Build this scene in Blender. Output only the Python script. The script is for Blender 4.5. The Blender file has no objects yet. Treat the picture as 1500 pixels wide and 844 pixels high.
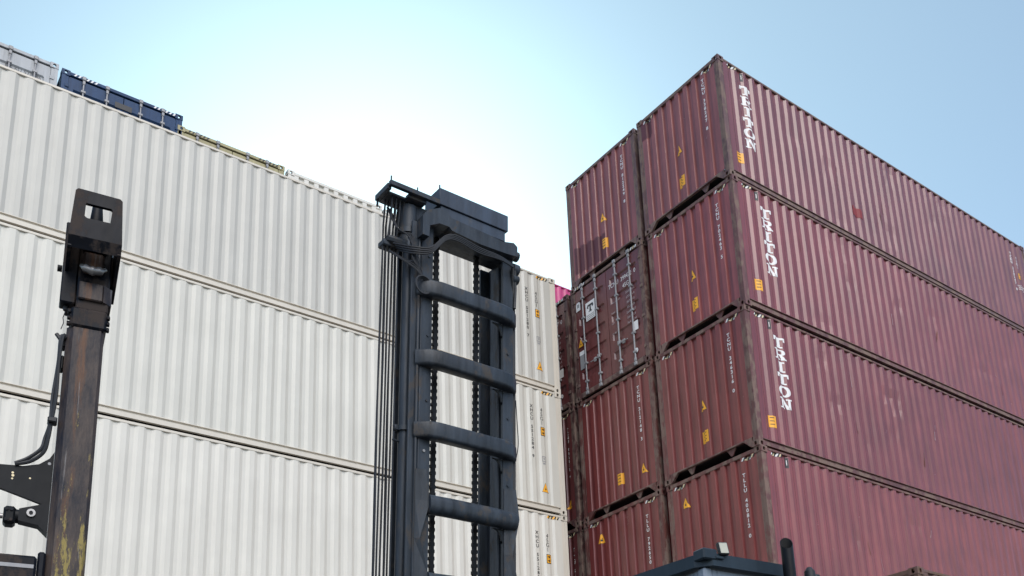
import bpy, bmesh, math, random
from mathutils import Vector, Matrix
R = math.radians
random.seed(7)
scene = bpy.context.scene
COL = scene.collection

# ------------------------------------------------------------------ camera
cd = bpy.data.cameras.new('camera')
cam = bpy.data.objects.new('camera', cd)
COL.objects.link(cam)
RIGHT = Vector((0.80303, -0.59467, -0.03889))
DOWN = Vector((0.12994, 0.23890, -0.96231))
FWD = Vector((0.58205, 0.76736, 0.26903))
FWD.normalize(); RIGHT = (RIGHT - FWD * RIGHT.dot(FWD)).normalized(); DOWN = FWD.cross(RIGHT)
M = Matrix(((RIGHT.x, -DOWN.x, -FWD.x, -13.754), (RIGHT.y, -DOWN.y, -FWD.y, -10.939),
            (RIGHT.z, -DOWN.z, -FWD.z, 1.385), (0, 0, 0, 1)))
cam.matrix_world = M
cd.sensor_width = 36.0
cd.lens = 1476.09 / 1500 * 36
cd.shift_x = -21.85 / 1500
cd.shift_y = 440.1 / 1500
cd.clip_start = 0.05
cd.clip_end = 3000
scene.camera = cam

# ------------------------------------------------------------------ light
SUN_EL, SUN_AZ = 46.0, -106.0         # azimuth counted from +X towards +Y: broad fill added high behind the camera for the facing walls, opposite the glow
world = bpy.data.worlds.new('World')
scene.world = world
world.use_nodes = True
wn = world.node_tree
bg = wn.nodes['Background']
sky = wn.nodes.new('ShaderNodeTexSky')
sky.sky_type = 'NISHITA'
sky.sun_disc = False
sky.sun_elevation = R(SUN_EL)
sky.sun_rotation = R(90 - SUN_AZ)
sky.air_density = 1.0
sky.dust_density = 1.0
sky.ozone_density = 1.5
# solar glow, added as a bright patch low in the sky beyond the stacks, fading outwards into the blue
def vmath(op, a, b):
    n = wn.nodes.new('ShaderNodeMath'); n.operation = op
    for i, v in enumerate((a, b)):
        if isinstance(v, (int, float)): n.inputs[i].default_value = v
        elif v is not None: wn.links.new(v, n.inputs[i])
    return n.outputs[0]
geo = wn.nodes.new('ShaderNodeTexCoord')
GLOW_DIR = Vector((0.405, 0.765, 0.502)).normalized()
dt = wn.nodes.new('ShaderNodeVectorMath'); dt.operation = 'DOT_PRODUCT'
wn.links.new(geo.outputs['Generated'], dt.inputs[0]); dt.inputs[1].default_value = GLOW_DIR
off = vmath('SUBTRACT', 1.0, dt.outputs['Value'])
lobe1 = vmath('MULTIPLY', vmath('POWER', 2.71828, vmath('MULTIPLY', vmath('POWER', vmath('DIVIDE', off, 0.031), 1.35), -1.0)), 4.7)
lobe2 = vmath('MULTIPLY', vmath('POWER', 2.71828, vmath('MULTIPLY', off, -3.6)), 2.75)  # wide lobe, spread further to lift the end walls too
glow = vmath('ADD', lobe1, lobe2)
gc = wn.nodes.new('ShaderNodeVectorMath'); gc.operation = 'SCALE'
gc.inputs[0].default_value = (0.75, 1.04, 1.0); wn.links.new(glow, gc.inputs['Scale'])
sm = wn.nodes.new('ShaderNodeVectorMath'); sm.operation = 'ADD'
wn.links.new(sky.outputs[0], sm.inputs[0]); wn.links.new(gc.outputs[0], sm.inputs[1])
wn.links.new(sm.outputs[0], bg.inputs[0])
bg.inputs[1].default_value = 0.12
sl = bpy.data.lights.new('fill_sun', 'SUN')  # soft frontal fill, added to brighten the walls facing the camera
sl.energy = 1.5
sl.angle = R(48)
sl.color = (1.0, 0.955, 0.89)
so = bpy.data.objects.new('fill_sun', sl)
COL.objects.link(so)
sd = Vector((math.cos(R(SUN_EL)) * math.cos(R(SUN_AZ)), math.cos(R(SUN_EL)) * math.sin(R(SUN_AZ)), math.sin(R(SUN_EL))))
so.rotation_euler = sd.to_track_quat('Z', 'Y').to_euler()
so.location = sd * 60
scene.view_settings.view_transform = 'Standard'
scene.view_settings.look = 'None'
scene.view_settings.gamma = 1.0
scene.view_settings.exposure = 0.7
scene.view_settings.use_curve_mapping = False

# ------------------------------------------------------------------ materials
MATS = {}
def new_mat(name):
    m = bpy.data.materials.new(name); m.use_nodes = True
    MATS[name] = m
    return m, m.node_tree, m.node_tree.nodes['Principled BSDF']

def nd(t, kind, **kw):
    n = t.nodes.new(kind)
    for k, v in kw.items(): setattr(n, k, v)
    return n

def coords(t, scale):
    tc = nd(t, 'ShaderNodeTexCoord'); oi = nd(t, 'ShaderNodeObjectInfo')
    mul = nd(t, 'ShaderNodeMath', operation='MULTIPLY'); mul.inputs[1].default_value = 37.0
    t.links.new(oi.outputs['Random'], mul.inputs[0])
    add = nd(t, 'ShaderNodeVectorMath', operation='ADD')
    t.links.new(tc.outputs['Object'], add.inputs[0]); t.links.new(mul.outputs[0], add.inputs[1])
    mp = nd(t, 'ShaderNodeMapping'); mp.inputs['Scale'].default_value = scale
    t.links.new(add.outputs[0], mp.inputs[0])
    return mp.outputs[0]

def noise(t, scale, ns, detail=4.0, rough=0.6):
    n = nd(t, 'ShaderNodeTexNoise'); n.inputs['Scale'].default_value = ns
    n.inputs['Detail'].default_value = detail; n.inputs['Roughness'].default_value = rough
    t.links.new(coords(t, scale), n.inputs['Vector'])
    return n.outputs[0]

def ramp(t, src, a, b, ca=(0, 0, 0, 1), cb=(1, 1, 1, 1)):
    r = nd(t, 'ShaderNodeValToRGB')
    r.color_ramp.elements[0].position = a; r.color_ramp.elements[1].position = b
    r.color_ramp.elements[0].color = ca; r.color_ramp.elements[1].color = cb
    t.links.new(src, r.inputs[0])
    return r.outputs[0]

def mix(t, fac, a, b, blend='MIX', f=None):
    m = nd(t, 'ShaderNodeMix', data_type='RGBA', blend_type=blend)
    if fac is not None: t.links.new(fac, m.inputs[0])
    else: m.inputs[0].default_value = f
    for s, i in ((a, 6), (b, 7)):
        if isinstance(s, tuple): m.inputs[i].default_value = s
        else: t.links.new(s, m.inputs[i])
    return m.outputs[2]

def paint(name, base, rough=0.4, streak=0.25, rust=0.62, rustcol=(0.11, 0.05, 0.025, 1), bump=0.12, spec=0.5, wear=0.8, objcol=True, scrape=None):
    m, t, b = new_mat(name)
    col = base + (1,)
    if objcol:
        oi = nd(t, 'ShaderNodeObjectInfo')
        col = mix(t, None, base + (1,), oi.outputs['Color'], 'MULTIPLY', 1.0)
    s1 = noise(t, (5, 5, 0.35), 2.2, 5)
    s2 = noise(t, (1, 1, 1), 1.1, 3)
    dark = ramp(t, s1, 0.3, 0.75, (1 - streak,) * 3 + (1,), (1.0 + streak * 0.4,) * 3 + (1,))
    col = mix(t, None, col, dark, 'MULTIPLY', 1.0)
    dark2 = ramp(t, s2, 0.3, 0.7, (1 - streak * 0.5, 1 - streak * 0.55, 1 - streak * 0.6, 1), (1.06, 1.06, 1.06, 1))
    col = mix(t, None, col, dark2, 'MULTIPLY', 1.0)
    if rust < 1:
        r1 = noise(t, (1, 1, 0.6), 5.5, 8, 0.72)
        rf = ramp(t, r1, rust, rust + 0.07, (0, 0, 0, 1), (wear, wear, wear, 1))
        col = mix(t, rf, col, rustcol)
        rr = nd(t, 'ShaderNodeMath', operation='MULTIPLY_ADD')
        t.links.new(rf, rr.inputs[0]); rr.inputs[1].default_value = 0.45; rr.inputs[2].default_value = rough
        t.links.new(rr.outputs[0], b.inputs['Roughness'])
    else:
        b.inputs['Roughness'].default_value = rough
    if scrape:
        sc = noise(t, (9, 9, 0.55), 1.7, 7, 0.7)
        col = mix(t, ramp(t, sc, 0.66, 0.74, (0, 0, 0, 1), (0.5, 0.5, 0.5, 1)), col, scrape)
    t.links.new(col, b.inputs['Base Color'])
    b.inputs['Specular IOR Level'].default_value = spec
    bn = noise(t, (1, 1, 0.5), 2.6, 4)
    bp = nd(t, 'ShaderNodeBump'); bp.inputs['Strength'].default_value = bump; bp.inputs['Distance'].default_value = 0.05
    t.links.new(bn, bp.inputs['Height']); t.links.new(bp.outputs[0], b.inputs['Normal'])
    return m

paint('maroon_paint', (0.215, 0.050, 0.046), rough=0.27, streak=0.30, rust=0.69, wear=0.5, bump=0.08, spec=0.65, scrape=(0.33, 0.17, 0.16, 1))
paint('maroon_frame', (0.15, 0.058, 0.050), rough=0.5, streak=0.35, rust=0.47, rustcol=(0.20, 0.145, 0.115, 1), wear=0.75)
paint('white_paint', (0.635, 0.612, 0.552), rough=0.40, streak=0.055, rust=0.76, rustcol=(0.40, 0.31, 0.22, 1), bump=0.10, wear=0.35, scrape=(0.50, 0.47, 0.42, 1))
paint('blue_paint', (0.014, 0.048, 0.125), rough=0.45, streak=0.3, rust=0.72, spec=0.25)
paint('grey_paint', (0.36, 0.38, 0.40), rough=0.45, streak=0.25, rust=0.70, wear=0.5)
paint('yellow_paint', (0.36, 0.32, 0.17), rough=0.5, streak=0.25, rust=0.68)
paint('magenta_paint', (0.50, 0.055, 0.18), rough=0.4, streak=0.15, rust=0.85)
paint('brown_paint', (0.15, 0.075, 0.055), rough=0.5, streak=0.35, rust=0.52, rustcol=(0.12, 0.075, 0.045, 1))
paint('mast_paint', (0.038, 0.049, 0.064), rough=0.45, streak=0.6, rust=0.55, rustcol=(0.062, 0.054, 0.048, 1), bump=0.35, wear=0.8, spec=0.3, objcol=False, scrape=(0.085, 0.095, 0.11, 1))
paint('cover_paint', (0.034, 0.050, 0.078), rough=0.45, streak=0.45, rust=0.60, rustcol=(0.07, 0.075, 0.085, 1), bump=0.2, wear=0.7, objcol=False, scrape=(0.09, 0.11, 0.14, 1))
paint('cab_paint', (0.016, 0.027, 0.038), spec=0.3, rough=0.4, streak=0.25, rust=0.78, rustcol=(0.06, 0.05, 0.045, 1), objcol=False)
paint('cab_grey', (0.20, 0.245, 0.30), rough=0.4, streak=0.2, rust=0.85, objcol=False)
paint('black_steel', (0.006, 0.007, 0.009), rough=0.5, streak=0.5, rust=0.60, rustcol=(0.06, 0.045, 0.035, 1), bump=0.25, spec=0.2, objcol=False)
paint('navy_steel', (0.006, 0.008, 0.014), rough=0.45, streak=0.5, rust=0.50, rustcol=(0.055, 0.043, 0.037, 1), bump=0.4, spec=0.15, scrape=(0.10, 0.10, 0.11, 1), objcol=False)
paint('galvanised', (0.30, 0.30, 0.31), rough=0.42, streak=0.25, rust=0.74, bump=0.05, objcol=False)
paint('underfloor', (0.012, 0.011, 0.011), rough=0.7, streak=0.3, rust=0.9, objcol=False)
paint('white_print', (0.78, 0.77, 0.75), rough=0.5, streak=0.06, rust=0.72, rustcol=(0.30, 0.18, 0.17, 1), bump=0.0, objcol=False)
paint('faded_print', (0.48, 0.40, 0.40), rough=0.5, streak=0.2, rust=0.62, rustcol=(0.16, 0.05, 0.05, 1), bump=0.0, objcol=False)
paint('scuff', (0.36, 0.22, 0.22), rough=0.6, streak=0.3, rust=1, bump=0.0, objcol=False)
paint('bare_rust', (0.16, 0.06, 0.03), rough=0.8, streak=0.4, rust=1, bump=0.0, objcol=False)
paint('black_print', (0.02, 0.02, 0.022), rough=0.5, streak=0.1, rust=1, bump=0.0, objcol=False)
paint('grey_print', (0.30, 0.30, 0.30), rough=0.5, streak=0.1, rust=1, bump=0.0, objcol=False)
paint('yellow_print', (0.90, 0.42, 0.025), rough=0.45, streak=0.12, rust=0.8, bump=0.0, objcol=False)
paint('cream_print', (0.75, 0.62, 0.38), rough=0.5, streak=0.1, rust=0.8, bump=0.0, objcol=False)
paint('red_print', (0.22, 0.022, 0.024), rough=0.6, streak=0.1, rust=1, bump=0.0, objcol=False)
paint('dark_patch', (0.115, 0.028, 0.034), rough=0.5, streak=0.2, rust=1, bump=0.0, objcol=False)

def simple(name, base, rough, metal=0.0):
    m, t, b = new_mat(name)
    b.inputs['Base Color'].default_value = base + (1,); b.inputs['Roughness'].default_value = rough
    b.inputs['Metallic'].default_value = metal
    n = noise(t, (1, 1, 1), 6, 4)
    c = ramp(t, n, 0.3, 0.7, tuple(x * 0.7 for x in base) + (1,), tuple(min(1, x * 1.15) for x in base) + (1,))
    t.links.new(c, b.inputs['Base Color'])
    return m
simple('rubber', (0.012, 0.013, 0.016), 0.55)
simple('glass_dark', (0.015, 0.02, 0.026), 0.06)
simple('lamp_lens', (0.27, 0.28, 0.23), 0.35)
simple('bare_steel', (0.30, 0.29, 0.28), 0.38, 0.8)
simple('soot', (0.004, 0.004, 0.004), 0.9)

def rusty():
    m, t, b = new_mat('rusty_steel')
    a = noise(t, (6, 6, 1.3), 1.9, 10, 0.78)
    c = ramp(t, a, 0.38, 0.62, (0.010, 0.011, 0.018, 1), (0.078, 0.058, 0.048, 1))
    o = noise(t, (9, 9, 1.0), 1.7, 9, 0.75)
    tc = nd(t, 'ShaderNodeTexCoord'); sx = nd(t, 'ShaderNodeSeparateXYZ'); t.links.new(tc.outputs['Object'], sx.inputs[0])
    def peak(c0, w, amp):
        a_ = nd(t, 'ShaderNodeMath', operation='SUBTRACT'); t.links.new(sx.outputs['X'], a_.inputs[0]); a_.inputs[1].default_value = c0
        b_ = nd(t, 'ShaderNodeMath', operation='ABSOLUTE'); t.links.new(a_.outputs[0], b_.inputs[0])
        r_ = nd(t, 'ShaderNodeMapRange'); r_.interpolation_type = 'SMOOTHSTEP'; t.links.new(b_.outputs[0], r_.inputs[0])
        r_.inputs[1].default_value = 0.0; r_.inputs[2].default_value = w; r_.inputs[3].default_value = amp; r_.inputs[4].default_value = 0.0
        return r_.outputs[0]
    def plus(a_, b_, k=0.0):
        n_ = nd(t, 'ShaderNodeMath', operation='ADD'); t.links.new(a_, n_.inputs[0])
        if b_ is None: n_.inputs[1].default_value = k
        else: t.links.new(b_, n_.inputs[1])
        return n_.outputs[0]
    # bare rust where containers rub the middle of the face, then remains of yellow paint lower down
    of = ramp(t, plus(plus(o, peak(0.025, 0.045, 0.11)), None, -0.05), 0.54, 0.66, (0, 0, 0, 1), (0.85, 0.85, 0.85, 1))
    c = mix(t, of, c, (0.12, 0.056, 0.028, 1))
    mr = nd(t, 'ShaderNodeMapRange'); t.links.new(sx.outputs['Z'], mr.inputs[0])
    mr.inputs[1].default_value = 2.5; mr.inputs[2].default_value = 4.0; mr.inputs[3].default_value = 0.135; mr.inputs[4].default_value = -0.13
    yn = noise(t, (10, 10, 2.0), 2.0, 11, 0.8)
    ad = nd(t, 'ShaderNodeMath', operation='ADD'); t.links.new(plus(plus(plus(yn, peak(0.02, 0.045, 0.10)), peak(0.10, 0.03, 0.09)), None, -0.045), ad.inputs[0]); t.links.new(mr.outputs[0], ad.inputs[1])
    yf = ramp(t, ad.outputs[0], 0.57, 0.61, (0, 0, 0, 1), (0.9, 0.9, 0.9, 1))
    c = mix(t, yf, c, (0.27, 0.21, 0.06, 1))
    w = noise(t, (16, 16, 0.8), 1.8, 8, 0.75)
    wf = ramp(t, w, 0.60, 0.66, (0, 0, 0, 1), (0.75, 0.75, 0.75, 1))
    c = mix(t, wf, c, (0.19, 0.18, 0.18, 1))
    t.links.new(c, b.inputs['Base Color'])
    b.inputs['Roughness'].default_value = 0.5; b.inputs['Specular IOR Level'].default_value = 0.25
    bp = nd(t, 'ShaderNodeBump'); bp.inputs['Strength'].default_value = 0.45; bp.inputs['Distance'].default_value = 0.01
    t.links.new(noise(t, (1, 1, 0.4), 26, 7), bp.inputs['Height']); t.links.new(bp.outputs[0], b.inputs['Normal'])
rusty()

def ground_mat():
    m, t, b = new_mat('yard_concrete')
    n = noise(t, (1, 1, 1), 0.35, 8); f = noise(t, (1, 1, 1), 14, 6)
    c = ramp(t, n, 0.3, 0.7, (0.11, 0.105, 0.10, 1), (0.19, 0.18, 0.17, 1))
    c = mix(t, None, c, ramp(t, f, 0.3, 0.7, (0.8, 0.8, 0.8, 1), (1.1, 1.1, 1.1, 1)), 'MULTIPLY', 1.0)
    t.links.new(c, b.inputs['Base Color']); b.inputs['Roughness'].default_value = 0.85
    bp = nd(t, 'ShaderNodeBump'); bp.inputs['Strength'].default_value = 0.2; bp.inputs['Distance'].default_value = 0.02
    t.links.new(f, bp.inputs['Height']); t.links.new(bp.outputs[0], b.inputs['Normal'])
ground_mat()

# ------------------------------------------------------------------ object helpers
def link(name, me, parent=None, mats=None, color=None, label=None):
    if mats and not me.materials:
        for k in mats: me.materials.append(MATS[k])
    o = bpy.data.objects.new(name, me); COL.objects.link(o)
    if parent is not None: o.parent = parent
    if color: o.color = color
    if label: o['label'] = label
    return o

def thing(name, label, cat, loc=(0, 0, 0), rz=0.0, group=None):
    o = bpy.data.objects.new(name, None); COL.objects.link(o)
    o.location = loc; o.rotation_euler = (0, 0, rz); o.empty_display_size = 0.3
    o['label'] = label; o['category'] = cat
    if group: o['group'] = group
    return o

class MB:
    """collects faces, optionally through a mapping function, and builds ONE mesh"""
    def __init__(s, f=None): s.v, s.f, s.m, s.fn, s.sm = [], [], [], f, []
    def add(s, vs, fs, mat=0, smooth=False):
        b = len(s.v)
        s.v += [tuple(s.fn(*p)) if s.fn else tuple(p) for p in vs]
        for q in fs: s.f.append([b + i for i in q]); s.m.append(mat); s.sm.append(smooth)
    def box(s, a, b, mat=0):
        x0, y0, z0 = a; x1, y1, z1 = b
        s.add([(x0, y0, z0), (x1, y0, z0), (x1, y1, z0), (x0, y1, z0), (x0, y0, z1), (x1, y0, z1), (x1, y1, z1), (x0, y1, z1)],
              [(0, 3, 2, 1), (4, 5, 6, 7), (0, 1, 5, 4), (1, 2, 6, 5), (2, 3, 7, 6), (3, 0, 4, 7)], mat)
    def bbox(s, a, b, r=0.008, mat=0):
        """box with its edges cut by r"""
        x0, y0, z0 = a; x1, y1, z1 = b
        vs, idx = [], {}
        for i, x in ((0, x0), (1, x1)):
            for j, y in ((0, y0), (1, y1)):
                for k, z in ((0, z0), (1, z1)):
                    dx = r if i == 0 else -r; dy = r if j == 0 else -r; dz = r if k == 0 else -r
                    idx[i, j, k, 0] = len(vs); vs.append((x, y + dy, z + dz))
                    idx[i, j, k, 1] = len(vs); vs.append((x + dx, y, z + dz))
                    idx[i, j, k, 2] = len(vs); vs.append((x + dx, y + dy, z))
        fs = []
        for i in (0, 1):
            fs.append([idx[i, j, k, 0] for j, k in ((0, 0), (1, 0), (1, 1), (0, 1))])
            fs.append([idx[j, i, k, 1] for j, k in ((0, 0), (1, 0), (1, 1), (0, 1))])
            fs.append([idx[j, k, i, 2] for j, k in ((0, 0), (1, 0), (1, 1), (0, 1))])
            for j in (0, 1):
                fs.append([idx[i, j, 0, 0], idx[i, j, 1, 0], idx[i, j, 1, 1], idx[i, j, 0, 1]])
                fs.append([idx[i, 0, j, 0], idx[i, 1, j, 0], idx[i, 1, j, 2], idx[i, 0, j, 2]])
                fs.append([idx[0, i, j, 1], idx[1, i, j, 1], idx[1, i, j, 2], idx[0, i, j, 2]])
                for k in (0, 1): fs.append([idx[i, j, k, 0], idx[i, j, k, 1], idx[i, j, k, 2]])
        s.add(vs, fs, mat)
    def prism(s, poly, axis, a, b, mat=0, smooth=False):
        """extrude a 2D polygon along an axis (0,1,2); poly in the other two axes in order"""
        n = len(poly)
        def P(q, t):
            l = list(q); l.insert(axis, t); return tuple(l)
        s.add([P(q, a) for q in poly] + [P(q, b) for q in poly],
              [tuple(range(n))[::-1], tuple(range(n, 2 * n))], mat)
        s.add([P(q, a) for q in poly] + [P(q, b) for q in poly],
              [(i, (i + 1) % n, n + (i + 1) % n, n + i) for i in range(n)], mat, smooth)
    def tube(s, pts, r, n=8, mat=0, cap=True, radii=None):
        pts = [Vector(p) for p in pts]
        rings = []
        up = None
        for i, p in enumerate(pts):
            d = (pts[min(i + 1, len(pts) - 1)] - pts[max(i - 1, 0)]).normalized()
            if up is None:
                up = Vector((0, 0, 1)) if abs(d.z) < 0.9 else Vector((1, 0, 0))
            u = (up - d * up.dot(d)).normalized(); w = d.cross(u); up = u
            rr = radii[i] if radii else r
            rings.append([p + (u * math.cos(k * 2 * math.pi / n) + w * math.sin(k * 2 * math.pi / n)) * rr for k in range(n)])
        vs = [tuple(q) for ring in rings for q in ring]
        fs = [(i * n + k, i * n + (k + 1) % n, (i + 1) * n + (k + 1) % n, (i + 1) * n + k) for i in range(len(pts) - 1) for k in range(n)]
        s.add(vs, fs, mat, True)
        if cap: s.add([tuple(q) for q in rings[0]] + [tuple(q) for q in rings[-1]], [tuple(range(n))[::-1], tuple(range(n, 2 * n))], mat)
    def sweep(s, path, sect, mat=0):
        """section (depth, height) swept along a plan path of (x, depth, height)"""
        n = len(sect); vs = []
        for i, p in enumerate(path):
            a = Vector(path[max(i - 1, 0)]); b = Vector(path[min(i + 1, len(path) - 1)])
            d = (b - a).normalized(); w = Vector((-d.y, d.x, 0))
            for q in sect: vs.append((p[0] + w.x * q[0], p[1] + w.y * q[0], p[2] + q[1]))
        fs = [(i * n + k, i * n + (k + 1) % n, (i + 1) * n + (k + 1) % n, (i + 1) * n + k) for i in range(len(path) - 1) for k in range(n)]
        s.add(vs, fs, mat, True)
        s.add(vs[:n] + vs[-n:], [tuple(range(n))[::-1], tuple(range(n, 2 * n))], mat)
    def mesh(s, name):
        me = bpy.data.meshes.new(name); me.from_pydata(s.v, [], s.f); me.update()
        me.polygons.foreach_set('material_index', s.m)
        me.polygons.foreach_set('use_smooth', s.sm)
        bm = bmesh.new(); bm.from_mesh(me)
        bmesh.ops.remove_doubles(bm, verts=bm.verts, dist=1e-5)
        bmesh.ops.recalc_face_normals(bm, faces=bm.faces)
        bm.to_mesh(me); bm.free()
        if any(s.sm): me.set_sharp_from_angle(angle=R(40))
        return me
    def build(s, name, mats, parent=None, color=None, label=None):
        return link(name, s.mesh(name), parent, mats if isinstance(mats, (list, tuple)) else [mats], color, label)

CACHE = {}
def cached(key, fn):
    if key not in CACHE: CACHE[key] = fn()
    return CACHE[key]

# ------------------------------------------------------------------ container geometry
CW, CL = 2.438, 12.192
HC, SH = 2.896, 2.591
SIDE = dict(pitch=0.278, seg=(0.074, 0.066, 0.072, 0.066), depth=0.034)
WSIDE = dict(pitch=0.270, seg=(0.086, 0.062, 0.060, 0.062), depth=0.025)
END = dict(pitch=0.252, seg=(0.108, 0.020, 0.104, 0.020), depth=0.045)
def profile(p, a, b):
    """list of (u, depth) along a corrugated sheet from a to b, flat lips at both ends"""
    n = int((b - a - 0.06) / p['pitch']); u = a + ((b - a) - n * p['pitch']) / 2
    out = [(a, 0.0)]
    for i in range(n):
        s0, s1, s2, s3 = p['seg']; d = p['depth']
        out += [(u + s0 / 2, 0.0), (u + s0 / 2 + s1, d), (u + s0 / 2 + s1 + s2, d), (u + s0 / 2 + s1 + s2 + s3, 0.0)]
        u += p['pitch']
    out.append((b, 0.0))
    return out
POST_S, POST_E = 0.15, 0.13          # corner post: width on the side, on the end
SIDE_IN, END_IN = 0.010, 0.012
def depth_at(pr, u):
    for (a, da), (b, db) in zip(pr, pr[1:]):
        if a <= u <= b: return da + (db - da) * (u - a) / max(b - a, 1e-9)
    return 0.0

def mesh_casting(sx, sy, sz):
    X, Y, Z = 0.178, 0.162, 0.118
    mb = MB()
    def plate(o, u, v, lu, lv, n, hw, hh):
        o, u, v, n = Vector(o), Vector(u), Vector(v), Vector(n)
        outer = [(0, 0), (lu, 0), (lu, lv), (0, lv)]
        c = (lu / 2, lv / 2); k = min(hw, hh) * 0.55
        hole = [(-hw + k, -hh), (hw - k, -hh), (hw, -hh + k), (hw, hh - k), (hw - k, hh), (-hw + k, hh), (-hw, hh - k), (-hw, -hh + k)]
        hole = [(c[0] + a, c[1] + b) for a, b in hole]
        vs = [o + u * a + v * b for a, b in outer + hole] + [o + u * a + v * b - n * 0.03 for a, b in hole]
        fs = [(0, 1, 5, 4), (1, 6, 5), (1, 2, 7, 6), (2, 8, 7), (2, 3, 9, 8), (3, 10, 9), (3, 0, 11, 10), (0, 4, 11)]
        fs += [(4 + i, 4 + (i + 1) % 8, 12 + (i + 1) % 8, 12 + i) for i in range(8)]
        mb.add([tuple(q) for q in vs], fs)
    plate((0, 0, 0), (0, 1, 0), (0, 0, 1), Y, Z, (-1, 0, 0), 0.030, 0.038)
    plate((0, 0, 0), (1, 0, 0), (0, 0, 1), X, Z, (0, -1, 0), 0.030, 0.038)
    plate((0, 0, Z), (1, 0, 0), (0, 1, 0), X, Y, (0, 0, 1), 0.05, 0.032)
    mb.add([(X, 0, 0), (X, Y, 0), (X, Y, Z), (X, 0, Z)], [(0, 1, 2, 3)])
    mb.add([(0, Y, 0), (X, Y, 0), (X, Y, Z), (0, Y, Z)], [(0, 1, 2, 3)])
    mb.add([(0, 0, 0), (X, 0, 0), (X, Y, 0), (0, Y, 0)], [(0, 1, 2, 3)])
    mb.v = [(sx * x - 0.006 * sx, sy * y - 0.006 * sy, sz * (z - Z) if sz > 0 else -(z - Z)) for x, y, z in mb.v]
    return mb.mesh('corner_casting')

def mesh_post(cx, cy, H):
    mb = MB()
    a = 0.002
    x0, x1 = (a, POST_S) if cx == 0 else (CL - POST_S, CL - a)
    y0, y1 = (a, POST_E) if cy == 0 else (CW - POST_E, CW - a)
    xi = (x0 + 0.10) if cx == 0 else (x1 - 0.10); 
    xo, yo = (x0, y0) if cx == 0 else (x1, y0), None
    # L-shaped: outer flats on both faces with a step towards the corrugated sheets
    if cx == 0: px = [x0, x0 + 0.075, x1]
    else: px = [x1, x1 - 0.075, x0]
    if cy == 0: py = [y0, y0 + 0.07, y1]
    else: py = [y1, y1 - 0.07, y0]
    s = 0.010
    sx = s if cx == 0 else -s; sy = s if cy == 0 else -s
    poly = [(px[0], py[0]), (px[1], py[0]), (px[1], py[0] + sy), (px[2], py[0] + sy), (px[2], py[2]), (px[0] + sx, py[2]), (px[0] + sx, py[1]), (px[0], py[1])]
    mb.prism(poly, 2, 0.118, H - 0.118)
    return mb.mesh('corner_post')

from mathutils import noise as mnoise
def mesh_side(p, H, far, seed=0):
    """corrugated sheet, slightly bowed and dented away from the painted marks near its ends"""
    pr = profile(p, POST_S, CL - POST_S)
    mb = MB()
    z0, z1 = 0.168, H - 0.062
    n = len(pr); m = 12; vs = []
    for r in range(m + 1):
        z = z0 + (z1 - z0) * r / m
        for u, d in pr:
            env = max(0.0, min(1.0, (u - 1.6) / 0.8)) * max(0.0, min(1.0, (CL - 1.7 - u) / 0.8)) * math.sin(math.pi * r / m) ** 0.5
            w = mnoise.noise((u * 0.55, z * 0.6, 7.3 * seed)) * 0.010 + mnoise.noise((u * 2.3, z * 1.5, 3.1 + 5.7 * seed)) * 0.004
            dent = max(0.0, mnoise.noise((u * 1.1, z * 1.6, 40 + 9.1 * seed)) - 0.38) * 0.085
            if p is WSIDE: w, dent = w * 0.5, 0.0
            d += env * (w + dent)
            d = max(d, -0.006)
            vs.append((u, (SIDE_IN + d) if not far else (CW - SIDE_IN - d), z))
    mb.add(vs, [(r * n + i, r * n + i + 1, (r + 1) * n + i + 1, (r + 1) * n + i) for r in range(m) for i in range(n - 1)])
    return mb.mesh('side_wall')

def mesh_end(p, H, far):
    pr = profile(p, POST_E, CW - POST_E)
    mb = MB(); x = (lambda d: END_IN + d) if not far else (lambda d: CL - END_IN - d)
    z0, z1 = 0.201, H - 0.085
    n = len(pr)
    vs = [(x(d), u, z) for z in (z0, z1) for u, d in pr]
    mb.add(vs, [(i, i + 1, n + i + 1, n + i) for i in range(n - 1)])
    return mb.mesh('end_wall')

def mesh_top_rail(H, far):
    mb = MB()
    y0, y1 = (0.004, 0.064) if not far else (CW - 0.064, CW - 0.004)
    mb.bbox((0.172, y0, H - 0.066), (CL - 0.172, y1, H - 0.016), 0.006)
    return mb.mesh('top_side_rail')

def mesh_bottom_rail(far):
    p = [(0.002, 0.034), (0.002, 0.108), (0.030, 0.114), (0.034, 0.152), (0.002, 0.158), (0.002, 0.168), (0.060, 0.168), (0.060, 0.034)]
    if far: p = [(CW - a, b) for a, b in p]
    mb = MB(); mb.prism(p, 0, 0.172, CL - 0.172)
    return mb.mesh('bottom_side_rail')

def mesh_header(H, far):
    mb = MB()
    x0, x1 = (0.004, 0.07) if not far else (CL - 0.07, CL - 0.004)
    mb.bbox((x0, 0.156, H - 0.088), (x1, CW - 0.156, H - 0.012), 0.006)
    return mb.mesh('end_header')

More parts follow.
